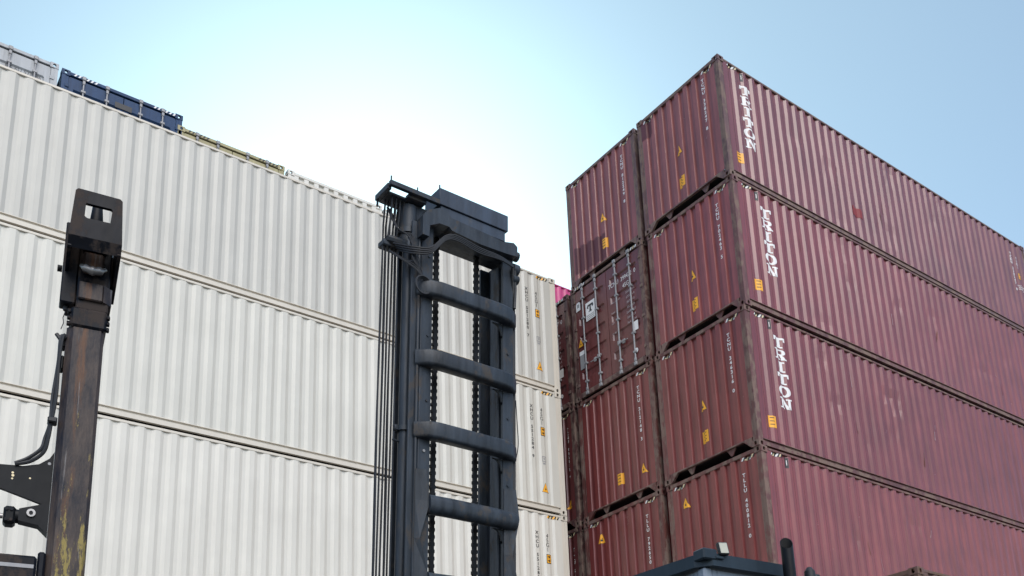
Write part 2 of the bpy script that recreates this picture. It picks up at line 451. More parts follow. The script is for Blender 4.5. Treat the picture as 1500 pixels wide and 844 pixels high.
def mesh_sill(far, door=False):
    mb = MB()
    x0, x1 = (0.004, 0.06) if not far else (CL - 0.06, CL - 0.004)
    y0, y1 = 0.156, CW - 0.156
    if door:
        mb.bbox((x0, y0, 0.045), (x1, y1, 0.172), 0.006)
        return mb.mesh('end_sill')
    zc, zb = 0.172, 0.02
    # thin beam with wedge gussets at the castings
    poly = [(y0, 0.012), (y0 + 0.03, 0.012), (y0 + 0.20, zc), (y1 - 0.20, zc), (y1 - 0.03, 0.012), (y1, 0.012), (y1, 0.202), (y0, 0.202)]
    mb.prism([poly[0], poly[1], poly[2], (y0 + 0.20, 0.202), (y0, 0.202)], 0, x0, x1)
    mb.prism([(y0 + 0.20, zc), (y1 - 0.20, zc), (y1 - 0.20, 0.202), (y0 + 0.20, 0.202)], 0, x0, x1)
    mb.prism([(y1 - 0.20, zc), poly[4], poly[5], poly[6], (y1 - 0.20, 0.202)], 0, x0, x1)
    return mb.mesh('end_sill')

def mesh_tunnel(cy):
    mb = MB()
    mb.prism([(cy - 0.11, 0.173), (cy + 0.11, 0.173), (cy + 0.015, 0.03), (cy - 0.03, 0.04)], 0, 0.05, 0.075)
    return mb.mesh('tunnel_plate')

def mesh_roof(H):
    mb = MB()
    n = 34; xs = [0.07 + (CL - 0.14) * i / (4 * n) for i in range(4 * n + 1)]
    zf = lambda i: H - 0.030 if i % 4 in (0, 1) else H - 0.012
    ym = 0.064
    vs = [(x, y, zf(i)) for y in (ym, CW - ym) for i, x in enumerate(xs)]
    m = len(xs)
    mb.add(vs, [(i, i + 1, m + i + 1, m + i) for i in range(m - 1)])
    return mb.mesh('roof')

def mesh_floor():
    mb = MB(); mb.box((0.08, 0.062, 0.176), (CL - 0.08, CW - 0.062, 0.20))
    for k in range(20):
        x = 0.35 + k * 0.6
        mb.box((x + 0.4, 0.062, 0.045), (x + 0.445, CW - 0.062, 0.175))
    return mb.mesh('floor')

def mesh_door(side, H):
    """one leaf with recessed horizontal bands; side 0 = right-hand leaf seen from outside"""
    y0, y1 = (0.135, CW / 2 - 0.008) if side == 0 else (CW / 2 + 0.008, CW - 0.135)
    z0, z1 = 0.182, H - 0.125
    ys = [y0, y0 + 0.10, y0 + 0.125, y1 - 0.125, y1 - 0.10, y1]
    k = 5; zs = [z0]; dep = [0.0]
    span = (z1 - z0 - 0.30) / k
    for i in range(k):
        a = z0 + 0.15 + i * span + span * 0.32
        zs += [a, a + 0.03, a + span * 0.36, a + span * 0.36 + 0.03]; dep += [0, 0.032, 0.032, 0]
    zs.append(z1); dep.append(0.0)
    vs, n = [], len(ys)
    for z, d in zip(zs, dep):
        for j, y in enumerate(ys): vs.append((0.022 + (d if j in (2, 3) else 0), y, z))
    mb = MB()
    mb.add(vs, [(r * n + j, r * n + j + 1, (r + 1) * n + j + 1, (r + 1) * n + j) for r in range(len(zs) - 1) for j in range(n - 1)])
    mb.box((0.055, y0, z0), (0.075, y1, z1))
    for a, b in ((y0, y0 + 0.001), (y1 - 0.001, y1)): mb.box((0.0225, a, z0), (0.056, b, z1))
    return mb.mesh('door')

def mesh_rod(H, y):
    mb = MB()
    x = -0.012
    mb.tube([(x, y, 0.07), (x, y, H - 0.03)], 0.017, 8)
    for z in (0.35, 0.80, 1.35, 1.95, H - 0.42):
        mb.bbox((x - 0.024, y - 0.045, z), (0.021, y + 0.045, z + 0.05), 0.005)
    for z in (0.05, H - 0.115):
        mb.bbox((x - 0.032, y - 0.038, z), (0.006, y + 0.038, z + 0.085), 0.008)
        mb.bbox((x - 0.026, y - 0.026, z + (0.10 if z < 1 else -0.10)), (0.006, y + 0.026, z + (0.18 if z < 1 else -0.02)), 0.006)
    return mb.mesh('lock_rod')

def mesh_handle(y0, y1):
    mb = MB()
    mb.tube([(-0.03, y0, 0.78), (-0.035, (y0 + y1) / 2, 0.765), (-0.03, y1, 0.77)], 0.012, 6)
    mb.bbox((-0.035, (y0 + y1) / 2 - 0.05, 0.72), (-0.006, (y0 + y1) / 2 + 0.03, 0.82), 0.006)
    mb.bbox((-0.045, y0 - 0.04, 0.74), (0.0, y0 + 0.04, 0.83), 0.01)
    return mb.mesh('door_handle')

def mesh_hinges(side, H, k):
    y = 0.10 if side == 0 else CW - 0.10
    z = 0.35 + k * (H - 0.75) / 3
    mb = MB(); mb.bbox((-0.004, y - 0.045, z), (0.03, y + 0.045, z + 0.075), 0.006)
    return mb.mesh('hinge')

# ------------------------------------------------------------------ flat print laid over corrugated sheets
def clip(poly, u, keep_low):
    out = []
    for i in range(len(poly)):
        a, b = poly[i], poly[(i + 1) % len(poly)]
        ina = a[0] <= u if keep_low else a[0] >= u; inb = b[0] <= u if keep_low else b[0] >= u
        if ina: out.append(a)
        if ina != inb:
            t = (u - a[0]) / (b[0] - a[0]); out.append((u, a[1] + (b[1] - a[1]) * t))
    return out

def surf_end(p):
    pr = profile(p, POST_E, CW - POST_E)
    return pr, (lambda u, v, lift: (END_IN + depth_at(pr, u) - lift, u, v)), -1
def surf_side(p):
    pr = profile(p, POST_S, CL - POST_S)
    return pr, (lambda u, v, lift: (u, SIDE_IN + depth_at(pr, u) - lift, v)), 1
def surf_flat(x):
    return [(-9, 0), (99, 0)], (lambda u, v, lift: (x - lift, u, v)), -1

def decal_mesh(name, polys, surf, at, lift=0.003):
    """polys: list of (points in viewer space, material index); at = (u, z) of the decal's centre"""
    pr, put, sgn = surf
    mb = MB()
    br = [u for u, _ in pr]
    for k, (pts, mi) in enumerate(polys):
        q = [(at[0] + sgn * a, at[1] + b) for a, b in pts]
        lo, hi = min(a for a, _ in q), max(a for a, _ in q)
        cuts = [u for u in br if lo < u < hi]
        edges = [lo - 1] + cuts + [hi + 1]
        for a, b in zip(edges, edges[1:]):
            c = clip(clip(q, a, False), b, True)
            c2 = []
            for pt in c:
                if not c2 or abs(pt[0] - c2[-1][0]) + abs(pt[1] - c2[-1][1]) > 1e-6: c2.append(pt)
            if len(c2) > 2 and abs(c2[0][0] - c2[-1][0]) + abs(c2[0][1] - c2[-1][1]) < 1e-6: c2.pop()
            if len(c2) > 2:
                mb.add([put(u, v, lift + mi * 0.0015) for u, v in c2], [tuple(range(len(c2)))], mi)
    me = bpy.data.meshes.new(name); me.from_pydata(mb.v, [], mb.f); me.update()
    me.polygons.foreach_set('material_index', mb.m)
    return me

def text_polys(body, size, line=1.0, align='CENTER', stretch=1.0, mi=0, off=(0, 0), bold=0.0):
    key = ('txt', body, size, line, align, stretch)
    def make():
        c = bpy.data.curves.new('t', 'FONT'); c.body = body; c.size = size; c.align_x = align; c.align_y = 'CENTER'
        c.space_line = line; c.resolution_u = 2; c.fill_mode = 'FRONT'; c.offset = bold
        o = bpy.data.objects.new('t', c); COL.objects.link(o)
        bpy.context.view_layer.update()
        me = bpy.data.meshes.new_from_object(o.evaluated_get(bpy.context.evaluated_depsgraph_get()))
        out = [[(me.vertices[i].co.x * stretch, me.vertices[i].co.y) for i in p.vertices] for p in me.polygons]
        bpy.data.objects.remove(o); bpy.data.curves.remove(c); bpy.data.meshes.remove(me)
        return out
    return [([(a + off[0], b + off[1]) for a, b in p], mi) for p in cached(key, make)]

def stacked(s): return '\n'.join(ch for ch in s)

def letters_slab():
    """tall slab-serif capitals, one above the other; one list of polygons per letter"""
    w, h = 0.315, 0.222
    rect = lambda a, b, c, d: [(a, b), (c, b), (c, d), (a, d)]
    T = [rect(0, .80, 1, 1), rect(0, .60, .15, .80), rect(.85, .60, 1, .80), rect(.36, .13, .64, .80), rect(.22, 0, .78, .13)]
    Rr = [rect(.12, .12, .38, .88), rect(0, 0, .50, .12), rect(0, .88, .70, 1), rect(.38, .44, .68, .57),
          [(.68, .44), (.88, .55), (.66, .60)], [(.70, 1), (.90, .88), (.66, .84)], [(.66, .58), (.88, .55), (.96, .72), (.70, .72)], [(.70, .72), (.96, .72), (.90, .88), (.66, .86)],
          [(.46, .44), (.72, .44), (.92, .13), (.64, .13)], rect(.58, 0, 1.02, .13)]
    I = [rect(.22, .87, .78, 1), rect(.36, .13, .64, .87), rect(.22, 0, .78, .13)]
    N = [rect(.10, .12, .28, .88), rect(-.02, 0, .42, .12), rect(-.02, .88, .34, 1), rect(.74, .0, .92, .88), rect(.62, .88, 1.04, 1),
         [(.14, .98), (.40, .98), (.88, .02), (.62, .02)]]
    O = []
    for k in range(20):
        a, b = k * math.pi / 10, (k + 1) * math.pi / 10
        O.append([(.5 + .54 * math.cos(a), .5 + .53 * math.sin(a)), (.5 + .54 * math.cos(b), .5 + .53 * math.sin(b)),
                  (.5 + .24 * math.cos(b), .5 + .37 * math.sin(b)), (.5 + .24 * math.cos(a), .5 + .37 * math.sin(a))])
    return [[([((a - 0.5) * w, (b - 0.5) * h) for a, b in q], 0) for q in g] for g in (T, Rr, I, T, O, N)]

def sticker_polys(w=0.19, h=0.25):
    P = [([(-w / 2, -h / 2), (w / 2, -h / 2), (w / 2, h / 2), (-w / 2, h / 2)], 0)]
    for z in (0.30, 0.02, -0.26):
        P.append(([(-w * .28, z * h), (w * .22, z * h), (w * .22, z * h + 0.016), (-w * .28, z * h + 0.016)], 1))
    return P
def small_sign_polys():
    w, h = 0.13, 0.20
    P = [([(-w / 2, -h / 2), (w / 2, -h / 2), (w / 2, h / 2), (-w / 2, h / 2)], 1),
         ([(-w / 2 + .012, -h / 2 + .012), (w / 2 - .012, -h / 2 + .012), (w / 2 - .012, h / 2 - .012), (-w / 2 + .012, h / 2 - .012)], 2)]
    for y in (0.035, -0.05):
        P.append(([(-.035, y), (.035, y), (.035, y + .02), (-.035, y + .02)], 3))
        P.append(([(-.01, y - .025), (.01, y - .025), (.01, y + .04), (-.01, y + .04)], 3))
    return P
def triangle_polys(w=0.19, h=0.23):
    P = [([(-w / 2, -h / 2), (w / 2, -h / 2), (0.0, h / 2)], 0),
         ([(-w / 2 + .008, -h / 2 + .006), (w / 2 - .008, -h / 2 + .006), (0.0, h / 2 - .012)], 1)]
    P.append(([(-.012, -h * .30), (.022, -h * .24), (.002, -h * .08), (-.020, -h * .16)], 2))
    P.append(([(.0, -h * .08), (.010, -h * .08), (.004, h * .08)], 2))
    return P
def hazard_polys(n=4, w=0.30, h=0.06, flip=1):
    P = []
    for i in range(n):
        a = -w / 2 + i * w / n; s = w / n
        sk = 0.035 * flip
        P.append(([(a, -h / 2), (a + s * .55, -h / 2), (a + s * .55 + sk, h / 2), (a + sk, h / 2)], 0 if i % 2 else 1))
        P.append(([(a + s * .55, -h / 2), (a + s, -h / 2), (a + s + sk, h / 2), (a + s * .55 + sk, h / 2)], 2))
    return P

# ------------------------------------------------------------------ container assembly
def container(loc, label, H=HC, rz=0.0, paint_='maroon_paint', frame=None, door=False, side=SIDE, tint=(1, 1, 1, 1), ftint=None, group=None, seed=0, etint=None):
    frame = frame or paint_
    root = thing('shipping_container', label, 'shipping container', loc, rz, group)
    ft = ftint or tint
    hk = round(H, 3)
    for cx in (0, 1):
        for cy in (0, 1):
            for cz in (0, 1):
                sx, sy = (1 if cx == 0 else -1), (1 if cy == 0 else -1)
                me = cached(('cast', sx, sy, cz, frame), lambda: mesh_casting(sx, sy, 1 if cz else -1))
                o = link('corner_casting', me, root, [frame], ft)
                o.location = (cx * CL, cy * CW, H if cz else 0)
            link('corner_post', cached(('post', cx, cy, hk, frame), lambda: mesh_post(cx, cy, H)), root, [frame], ft)
    sk = 'w' if side is WSIDE else 's'
    for far in (0, 1):
        sd_ = seed if not far else 0
        link('side_wall', cached(('side', sk, hk, far, paint_, sd_), lambda: mesh_side(side, H, far, sd_)), root, [paint_], tint)
        link('top_side_rail', cached(('trail', hk, far, frame), lambda: mesh_top_rail(H, far)), root, [frame], ft)
        link('bottom_side_rail', cached(('brail', far, frame), lambda: mesh_bottom_rail(far)), root, [frame], ft)
        link('end_header', cached(('hdr', hk, far, frame), lambda: mesh_header(H, far)), root, [frame], ft)
        d = door and not far
        link('end_sill', cached(('sill', far, d, frame), lambda: mesh_sill(far, d)), root, [frame], ft)
        if not d:
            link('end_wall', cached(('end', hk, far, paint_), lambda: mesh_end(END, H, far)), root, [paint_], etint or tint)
    if door:
        for s in (0, 1):
            dr = link('door', cached(('door', s, hk, paint_), lambda: mesh_door(s, H)), root, [paint_], tint)
            ya, yb = ((0.42, 0.88) if s == 0 else (CW - 0.42, CW - 0.88))
            for y in (ya, yb):
                link('lock_rod', cached(('rod', hk, y), lambda: mesh_rod(H, y)), dr, ['galvanised'])
            link('door_handle', cached(('hnd', ya, yb), lambda: mesh_handle(yb, (ya + yb) / 2 + (yb - ya) * -0.1)), dr, ['galvanised'])
            for k in range(4):
                link('hinge', cached(('hinge', s, hk, k, frame), lambda: mesh_hinges(s, H, k)), dr, [frame], ft)
    else:
        for cy in (CW / 2 - 0.52, CW / 2 + 0.52):
            link('tunnel_plate', cached(('tun', cy, frame), lambda: mesh_tunnel(cy)), root, [frame], ft)
    link('roof', cached(('roof', hk, paint_), lambda: mesh_roof(H)), root, [paint_], tint)
    link('floor', cached(('floor',), mesh_floor), root, ['underfloor'])
    return root

def decal(root, name, polys, surf, at, mats, lift=0.003, label=None):
    o = link(name, decal_mesh(name, polys, surf, at, lift), root, mats, label=label)
    if name == 'lettering': o['kind'] = 'stuff'      # characters too small to pick apart
    return o

GAP = 0.1416
SE, SS, SW = surf_end(END), surf_side(SIDE), surf_side(WSIDE)
NO = ['white_print']
def serial(root, code, y, ztop, ht=1.32, size=0.076, mats=NO, surf=None, wide=1.12):
    """a code painted downwards, one character per line; each group of characters is a part"""
    n = len(code); step = ht / n; z = ztop
    for word in code.split(' '):
        h = step * len(word)
        pol = text_polys(stacked(word), size * 1.36, step / (size * 1.36), 'CENTER', wide, bold=0.002)
        ys = [b for p, _ in pol for _, b in p]; mid = (max(ys) + min(ys)) / 2
        k = (h - (step - size)) / (max(ys) - min(ys))
        pol = [([(a, (b - mid) * k) for a, b in p], m) for p, m in pol]
        decal(root, 'lettering', pol, surf or SE, (y, z - h / 2), mats)
        z -= h + step

def front_marks(root, H, code, yt=0.43, ztop=2.50, tri=(1.27, 1.30), stk=(1.26, 0.63), ht=1.27, haz=True):
    serial(root, code, yt, ztop, ht)
    if tri: decal(root, 'warning_triangle', triangle_polys(), SE, tri, ['black_print', 'yellow_print', 'black_print'])
    if stk: decal(root, 'warning_label', sticker_polys(), SE, stk, ['yellow_print', 'black_print'])
    if haz:
        for y, f in ((0.34, 1), (CW - 0.34, 1)):
            decal(root, 'hazard_stripe', hazard_polys(flip=f), SE, (y, H - 0.135), ['cream_print', 'white_print', 'black_print'])

def side_marks(root, H, letters=True, stk=(0.47, 0.60), lx=0.89):
    if letters:
        for r, g in enumerate(letters_slab()): decal(root, 'letter', g, SS, (lx, 2.375 - r * 0.262), NO)
    decal(root, 'warning_label', sticker_polys(0.19, 0.24), SS, stk, ['yellow_print', 'black_print'])
    decal(root, 'hazard_stripe', hazard_polys(4, 0.30, 0.06), SS, (0.42, H - 0.10), ['cream_print', 'white_print', 'black_print'])
    decal(root, 'dark_plate', [([(-.035, -.10), (.035, -.10), (.035, .10), (-.035, .10)], 0), ([(-.006, -.05), (.006, -.05), (.006, .05), (-.006, .05)], 1)], SS, (0.73, 2.70), ['black_print', 'white_print'])

def tint(r, g, b): return (r, g, b, 1)
GRP_A, GRP_B, GRP_D = 'maroon containers of the near corner stack', 'maroon containers of the second stack', 'maroon containers of the third stack'
# near corner stack, six high (the four upper ones are in the picture)
A_LABELS = {5: 'topmost maroon container of the near corner stack, red patch on its side',
            4: 'maroon container second from the top of the near corner stack, white letters on side',
            3: 'maroon container third from the top of the near corner stack, rust-worn corner post',
            2: 'lowest maroon container in view in the near corner stack, behind the cab roof'}
A_CODE = {5: 'TCNU 338247 8', 4: 'TCNU 702463 5', 3: 'TCNU 346316 0', 2: 'TLLU 400812 0'}
A_T = {5: tint(.95, 1.3, 1.42), 4: tint(1.05, 1.15, 1.25), 3: tint(.98, 1.0, 1.05), 2: tint(1.12, 1.1, 1.1)}  # upper tiers paler and bluer: veiling glare put into the paint tint
for k in (5, 4, 3, 2):
    c = container(({5: 0.0, 4: 0.022, 3: -0.008, 2: 0.012}[k], {5: 0.0, 4: -0.016, 3: 0.010, 2: -0.006}[k], k * HC), A_LABELS[k], frame='maroon_frame', tint=A_T[k], group=GRP_A, seed=k, etint={5: tint(1.3, 1.8, 1.85), 4: tint(1.3, 1.5, 1.55), 3: tint(1.05, 1.08, 1.1)}.get(k))  # etint lightens the upper end walls, painting in glare and sky sheen
    front_marks(c, HC, A_CODE[k], 0.463, 2.62 if k == 5 else 2.50,
                tri=(1.97, 2.40) if k == 2 else (1.28, 1.44) if k == 5 else (1.26, 1.31), stk=None if k == 2 else (1.28, 0.65))
    side_marks(c, HC, letters=k > 2, stk=(0.40 if k == 5 else 0.49, 0.58), lx=0.81 if k == 5 else 0.95)
    if k == 5:
        decal(c, 'red_patch', [([(-.20, -.12), (.20, -.12), (.20, .12), (-.20, .12)], 0)], SS, (4.34, 0.86), ['red_print'])
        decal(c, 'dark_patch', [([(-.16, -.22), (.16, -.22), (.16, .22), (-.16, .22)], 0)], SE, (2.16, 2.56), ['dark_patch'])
        serial(c, 'TCNU 338247 8', 11.36, 2.46, 1.18, surf=SS)
        decal(c, 'lettering', text_polys(stacked('45G1'), 0.11, 0.9), SS, (11.64, 2.22), NO)
        decal(c, 'warning_label', small_sign_polys(), SS, (11.66, 1.80), ['white_print', 'black_print', 'yellow_print', 'black_print'])
        decal(c, 'lettering', text_polys('MAX GROSS\n30480 KG\nTARE 3870', 0.06, 0.9), SS, (11.68, 1.45), NO)
# scrapes on the long sides of the near corner stack
    rnd = random.Random(50 + k)
    for i in range(7):
        u = rnd.uniform(1.8, 10.2); v = rnd.uniform(0.5, 2.2); ln = rnd.uniform(0.10, 0.38); dx = rnd.uniform(-0.05, 0.05); wd = rnd.uniform(0.006, 0.014)
        pol = [([(-wd, -ln / 2), (wd * .3, -ln / 2 - .02), (wd + dx, ln / 2), (dx, ln / 2 + .03)], 0)]
        decal(c, 'scratch', pol, SS, (u, v), ['scuff' if i % 3 else 'bare_rust'], lift=0.008)
# second stack
BY = CW + GAP
B_LABELS = {5: 'topmost maroon container of the second stack, left of the highest corner',
            4: 'maroon container showing its doors, four lock rods and a white plate',
            3: 'maroon container directly under the one with closed doors and lock rods',
            2: 'lowest maroon container in view in the second stack, its triangle near the top left'}
B_CODE = {5: 'TCNU 812249 8', 3: 'TCNU 212148 3', 2: 'TLLU 792650 8'}
for k in (5, 4, 3, 2):
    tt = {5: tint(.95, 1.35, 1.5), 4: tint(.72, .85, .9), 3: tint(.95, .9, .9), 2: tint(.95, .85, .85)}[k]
    c = container(({5: 0.03, 4: -0.012, 3: 0.008, 2: -0.006}[k], BY, k * HC), B_LABELS[k], frame='maroon_frame', tint=tt, group=GRP_B, door=(k == 4), etint=tint(1.3, 1.75, 1.8) if k == 5 else None)  # top tier: bright sky veil painted into its tint and end tint
    if k != 4:
        front_marks(c, HC, B_CODE[k], 0.463, 2.50, tri={5: (1.21, 1.31), 3: (0.47, 0.63), 2: (1.91, 2.40)}[k], stk={5: (1.22, 0.62), 3: (1.21, 0.63), 2: None}[k])
        if k == 5:
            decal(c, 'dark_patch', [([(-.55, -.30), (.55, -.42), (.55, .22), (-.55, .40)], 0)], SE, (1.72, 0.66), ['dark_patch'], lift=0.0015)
    else:
        DR = c

def door_marks(c, num):
    F, F2 = surf_flat(0.0215), surf_flat(0.010)
    decal(c, 'lettering', text_polys('TCNU', 0.15, 1, 'CENTER', 0.8), F, (0.98, 2.30), NO)
    decal(c, 'lettering', text_polys(num, 0.15, 1, 'CENTER', 0.8), F, (0.50, 2.30), NO)
    decal(c, 'lettering', text_polys('45G1', 0.15, 1, 'CENTER', 0.8), F, (0.56, 2.11), NO)
    rows = ['30480 KG', '67200 LB', '3870 KG', '8530 LB', '26610 KG', '58670 LB', '76.4 CUM']
    for i, s in enumerate(rows):
        decal(c, 'lettering', text_polys(s, 0.075, 1, 'CENTER', 0.95), F2, (0.46, 1.90 - i * 0.125), ['faded_print'])
    for i, s in enumerate(('MAX. GROSS', 'TARE', 'NET', 'CUBE')):
        decal(c, 'lettering', text_polys(s, 0.06, 1, 'LEFT', 0.95), F2, (1.10, 1.86 - i * 0.25), ['faded_print'])
    sq = lambda w, h, m=0: [([(-w / 2, -h / 2), (w / 2, -h / 2), (w / 2, h / 2), (-w / 2, h / 2)], m)]
    decal(c, 'data_plate', sq(.15, .22), F2, (0.36, 0.98), ['white_print'])
    ring = [([(.06 * math.cos(a), .06 * math.sin(a)) for a in [k * math.pi / 8 for k in range(16)]], 0), ([(-.03, -.01), (.03, -.01), (.03, .01), (-.03, .01)], 1)]
    decal(c, 'round_label', ring, F2, (0.40, 0.40), ['white_print', 'grey_print'])
door_marks(DR, '399472  0')
F2 = surf_flat(0.010)
sq = lambda w, h, m=0: [([(-w / 2, -h / 2), (w / 2, -h / 2), (w / 2, h / 2), (-w / 2, h / 2)], m)]
emb = [([(-.09, .10), (.09, .10), (.11, .05), (-.11, .05)], 1), ([(-.11, .05), (-.07, .05), (-.06, .0), (-.11, .02)], 1), ([(.11, .05), (.07, .05), (.06, .0), (.11, .02)], 1), ([(-.02, .05), (.02, .05), (.03, -.07), (-.03, -.07)], 1), ([(-.06, -.07), (.06, -.07), (.06, -.09), (-.06, -.09)], 1)]
emb = [([(a, b + .06) for a, b in p], m) for p, m in emb] + [([(-.13, -.10 - i * .045), (.13, -.10 - i * .045), (.13, -.115 - i * .045), (-.13, -.115 - i * .045)], 2) for i in range(3)]
decal(DR, 'owner_plate', sq(.32, .46) + emb, surf_flat(0.006), (CW - 0.66, 2.07), ['white_print', 'black_print', 'grey_print'])
dshape = [([(-.075, -.11), (.075, -.11), (.075, .06), (-.075, .06)], 0), ([(-.075, .06), (.075, .06), (.05, .11), (-.05, .11)], 0), ([(-.035, -.03), (.035, -.03), (.035, .06), (-.035, .06)], 1)]
decal(DR, 'round_label', dshape, F2, (CW - 0.24, 2.36), ['white_print', 'grey_print'])
decal(DR, 'warning_triangle', triangle_polys(.18, .22), F2, (CW - 0.26, 1.42), ['black_print', 'yellow_print', 'black_print'])
decal(DR, 'data_plate', sq(.15, .36), F2, (CW - 0.28, 0.92), ['grey_print'])
decal(DR, 'round_label', sq(.17, .10), F2, (CW - 0.28, 1.15), ['white_print'])
for y in (0.33, CW - 0.33): decal(DR, 'hazard_stripe', hazard_polys(5, 0.36, 0.06), surf_flat(0.004), (y, HC - 0.05), ['cream_print', 'white_print', 'black_print'])
# third stack, mostly behind the white one
DY = 2 * (CW + GAP)
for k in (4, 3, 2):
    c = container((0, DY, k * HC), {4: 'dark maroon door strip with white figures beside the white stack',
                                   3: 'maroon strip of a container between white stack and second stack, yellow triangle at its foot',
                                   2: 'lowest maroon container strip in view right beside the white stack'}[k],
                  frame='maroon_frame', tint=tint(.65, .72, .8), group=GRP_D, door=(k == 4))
    if k == 4:
        door_marks(c, '301187  0')
        decal(c, 'hazard_stripe', hazard_polys(5, 0.36, 0.06), surf_flat(0.004), (0.33, HC - 0.05), ['cream_print', 'white_print', 'black_print'])
    else:
        front_marks(c, HC, 'TCNU 806412 7' if k == 3 else 'TLLU 511908 4', 0.27, 2.45, tri=(0.33, 0.62) if k == 3 else None, stk=None)

# low stack in front of the near corner stack
container((0.28, -2.55, 5.726 - SH), 'rusty brown container, only its top corner rising into view at lower right', H=SH, paint_='brown_paint', frame='brown_paint')

# white stack
WX, WY = -0.6327 - CL, 4.834
W_LABELS = {4: 'topmost white container of the white stack, under the blue and grey containers',
            3: 'white container second from the top of the white stack, behind the mast',
            2: 'white container third from the top of the white stack, behind the rusty post'}
for k in (4, 3, 2, 1):
    c = container((WX + {4: .008, 3: -.006, 2: .004, 1: 0}[k], WY + {4: .008, 3: -.006, 2: .004, 1: 0}[k], k * HC), W_LABELS.get(k, 'lowest white container of the white stack, at the bottom edge'), paint_='white_paint', side=WSIDE, tint={4: tint(.78, .79, .79), 3: tint(.91, .92, .91)}.get(k, tint(1, 1, .99)), ftint=tint(.96, .92, .87), group='containers of the white stack', seed=k)
    ox = -WX
    BP = ['black_print']
    serial(c, {4: 'XHCU 551280 7', 3: 'XHCU 551284 9', 2: 'XHCU 551280 2', 1: 'XHCU 551261 4'}[k], 11.361, 2.44, 1.27, size=0.076, mats=BP, surf=SW)
    decal(c, 'lettering', text_polys(stacked('45G1'), 0.125, 0.82), SW, (11.631, 2.20), BP)
    decal(c, 'warning_label', small_sign_polys(), SW, (ox - 1.17, 1.85), ['black_print', 'black_print', 'yellow_print', 'black_print'])
    rec = [([(-.06, -.02), (.06, -.02), (.06, .0), (-.06, .0)], 0), ([(-.06, .09), (.06, .09), (.06, .11), (-.06, .11)], 0), ([(-.06, .0), (-.045, .0), (-.045, .09), (-.06, .09)], 0), ([(.045, .0), (.06, .0), (.06, .09), (.045, .09)], 0), ([(-.02, .03), (.02, .03), (.02, .07), (-.02, .07)], 0), ([(-.04, -.08), (.03, -.08), (.03, -.04), (-.04, -.04)], 0)]
    decal(c, 'lettering', rec, SW, (ox - 1.17, 1.16), ['grey_print'])
    decal(c, 'warning_triangle', triangle_polys(.19, .22), SW, (ox - 1.17, 0.55), ['black_print', 'yellow_print', 'black_print'])
    decal(c, 'hazard_stripe', hazard_polys(4, 0.30, 0.06), SW, (ox - 1.03, HC - 0.10), ['cream_print', 'yellow_print', 'black_print'])

# row behind the white stack: ends face the camera, tops level with six containers
RY, UP = 7.85, math.pi / 2
def behind(x_right, ztop, label, H, **kw):
    return container((x_right, RY, ztop - H), label, H=H, rz=UP, **kw)
bl = behind(-8.35, 17.43, 'dark blue container with four pale lock rods peeking over the white stack', HC, paint_='blue_paint', frame='blue_paint', door=True, group='containers behind the white stack')
gr = behind(-10.86, 17.47, 'pale grey container at the upper left edge, its doors over the white stack', HC, paint_='grey_paint', frame='grey_paint', door=True, group='containers behind the white stack')
ye = behind(-6.0, 17.17, 'mustard yellow container, only its top edge showing right of the blue one', HC, paint_='yellow_paint', frame='yellow_paint', door=True, group='containers behind the white stack')
w5 = behind(-3.47, 17.15, 'white container behind the white stack, only its top edge showing right of the yellow one', HC, paint_='white_paint', frame='white_paint', group='containers behind the white stack')
w6 = behind(-0.97, 17.10, 'white container whose top corner shows behind the hanging black hoses', HC, paint_='white_paint', frame='white_paint', group='containers behind the white stack')
FH = surf_flat(0.004)
for c, H, m in ((bl, HC, 'white_print'), (ye, HC, 'black_print')):
    for y in (0.42, CW - 0.42):
        st = [p for p in hazard_polys(6, 0.48, 0.055) if p[1] == 2]
        decal(c, 'hazard_stripe', [(p, 0) for p, _ in st], FH, (y, H - 0.05), [m])
decal(gr, 'lettering', text_polys('GCXU 521786', 0.12, 1, 'CENTER', 0.9), surf_flat(0.0215), (0.62, HC - 0.48), ['black_print'])
decal(gr, 'lettering', text_polys('45G1', 0.12, 1, 'CENTER', 0.9), surf_flat(0.0215), (0.50, HC - 0.66), ['black_print'])
decal(bl, 'dark_plate', sq(.34, .13), surf_flat(0.006), (0.80 + 0.42, HC - 0.36), ['black_print'])

# magenta container far behind, between the white and maroon stacks
pk = container((4.47, 12.0, 20.30 - HC), 'bright magenta container far behind, between white and maroon stacks', paint_='magenta_paint', frame='magenta_paint')
band = [([(-.55, -.85), (2.9, -.85), (2.9, .85), (-.55, .85)], 0)]
O = []
for k in range(20):
    a, b = k * math.pi / 10, (k + 1) * math.pi / 10
    O.append(([(1.1 + 1.0 * math.cos(a), .62 * math.sin(a)), (1.1 + 1.0 * math.cos(b), .62 * math.sin(b)), (1.1 + .72 * math.cos(b), .40 * math.sin(b)), (1.1 + .72 * math.cos(a), .40 * math.sin(a))], 1))
decal(pk, 'lettering', band + O, SS, (1.35, 0.98), ['white_print', 'magenta_paint'])

# ------------------------------------------------------------------ ground
g = MB(); g.box((-900, -900, -0.3), (900, 900, 0.0))
go = g.build('ground', 'yard_concrete'); go['kind'] = 'structure'

# ------------------------------------------------------------------ container handler with its mast
TILT = 0.05694
ct, st_ = math.cos(TILT), math.sin(TILT)
def mp(x, d, h): return (x, -2.101 + d * ct - h * st_, d * st_ + h * ct)
HD = thing('container_handler', 'dark container handler with a ladder-like steel mast and a low cab at the right', 'container handler', (-8.1, -3.5, 0))
HI = Vector((-8.1, -3.5, 0))
def mpl(x, d, h):
    p = mp(x, d, h); return (p[0] - HI.x, p[1] - HI.y, p[2] - HI.z)
MM = lambda: MB(mpl)
LOW, TOP = 0.6, 8.42
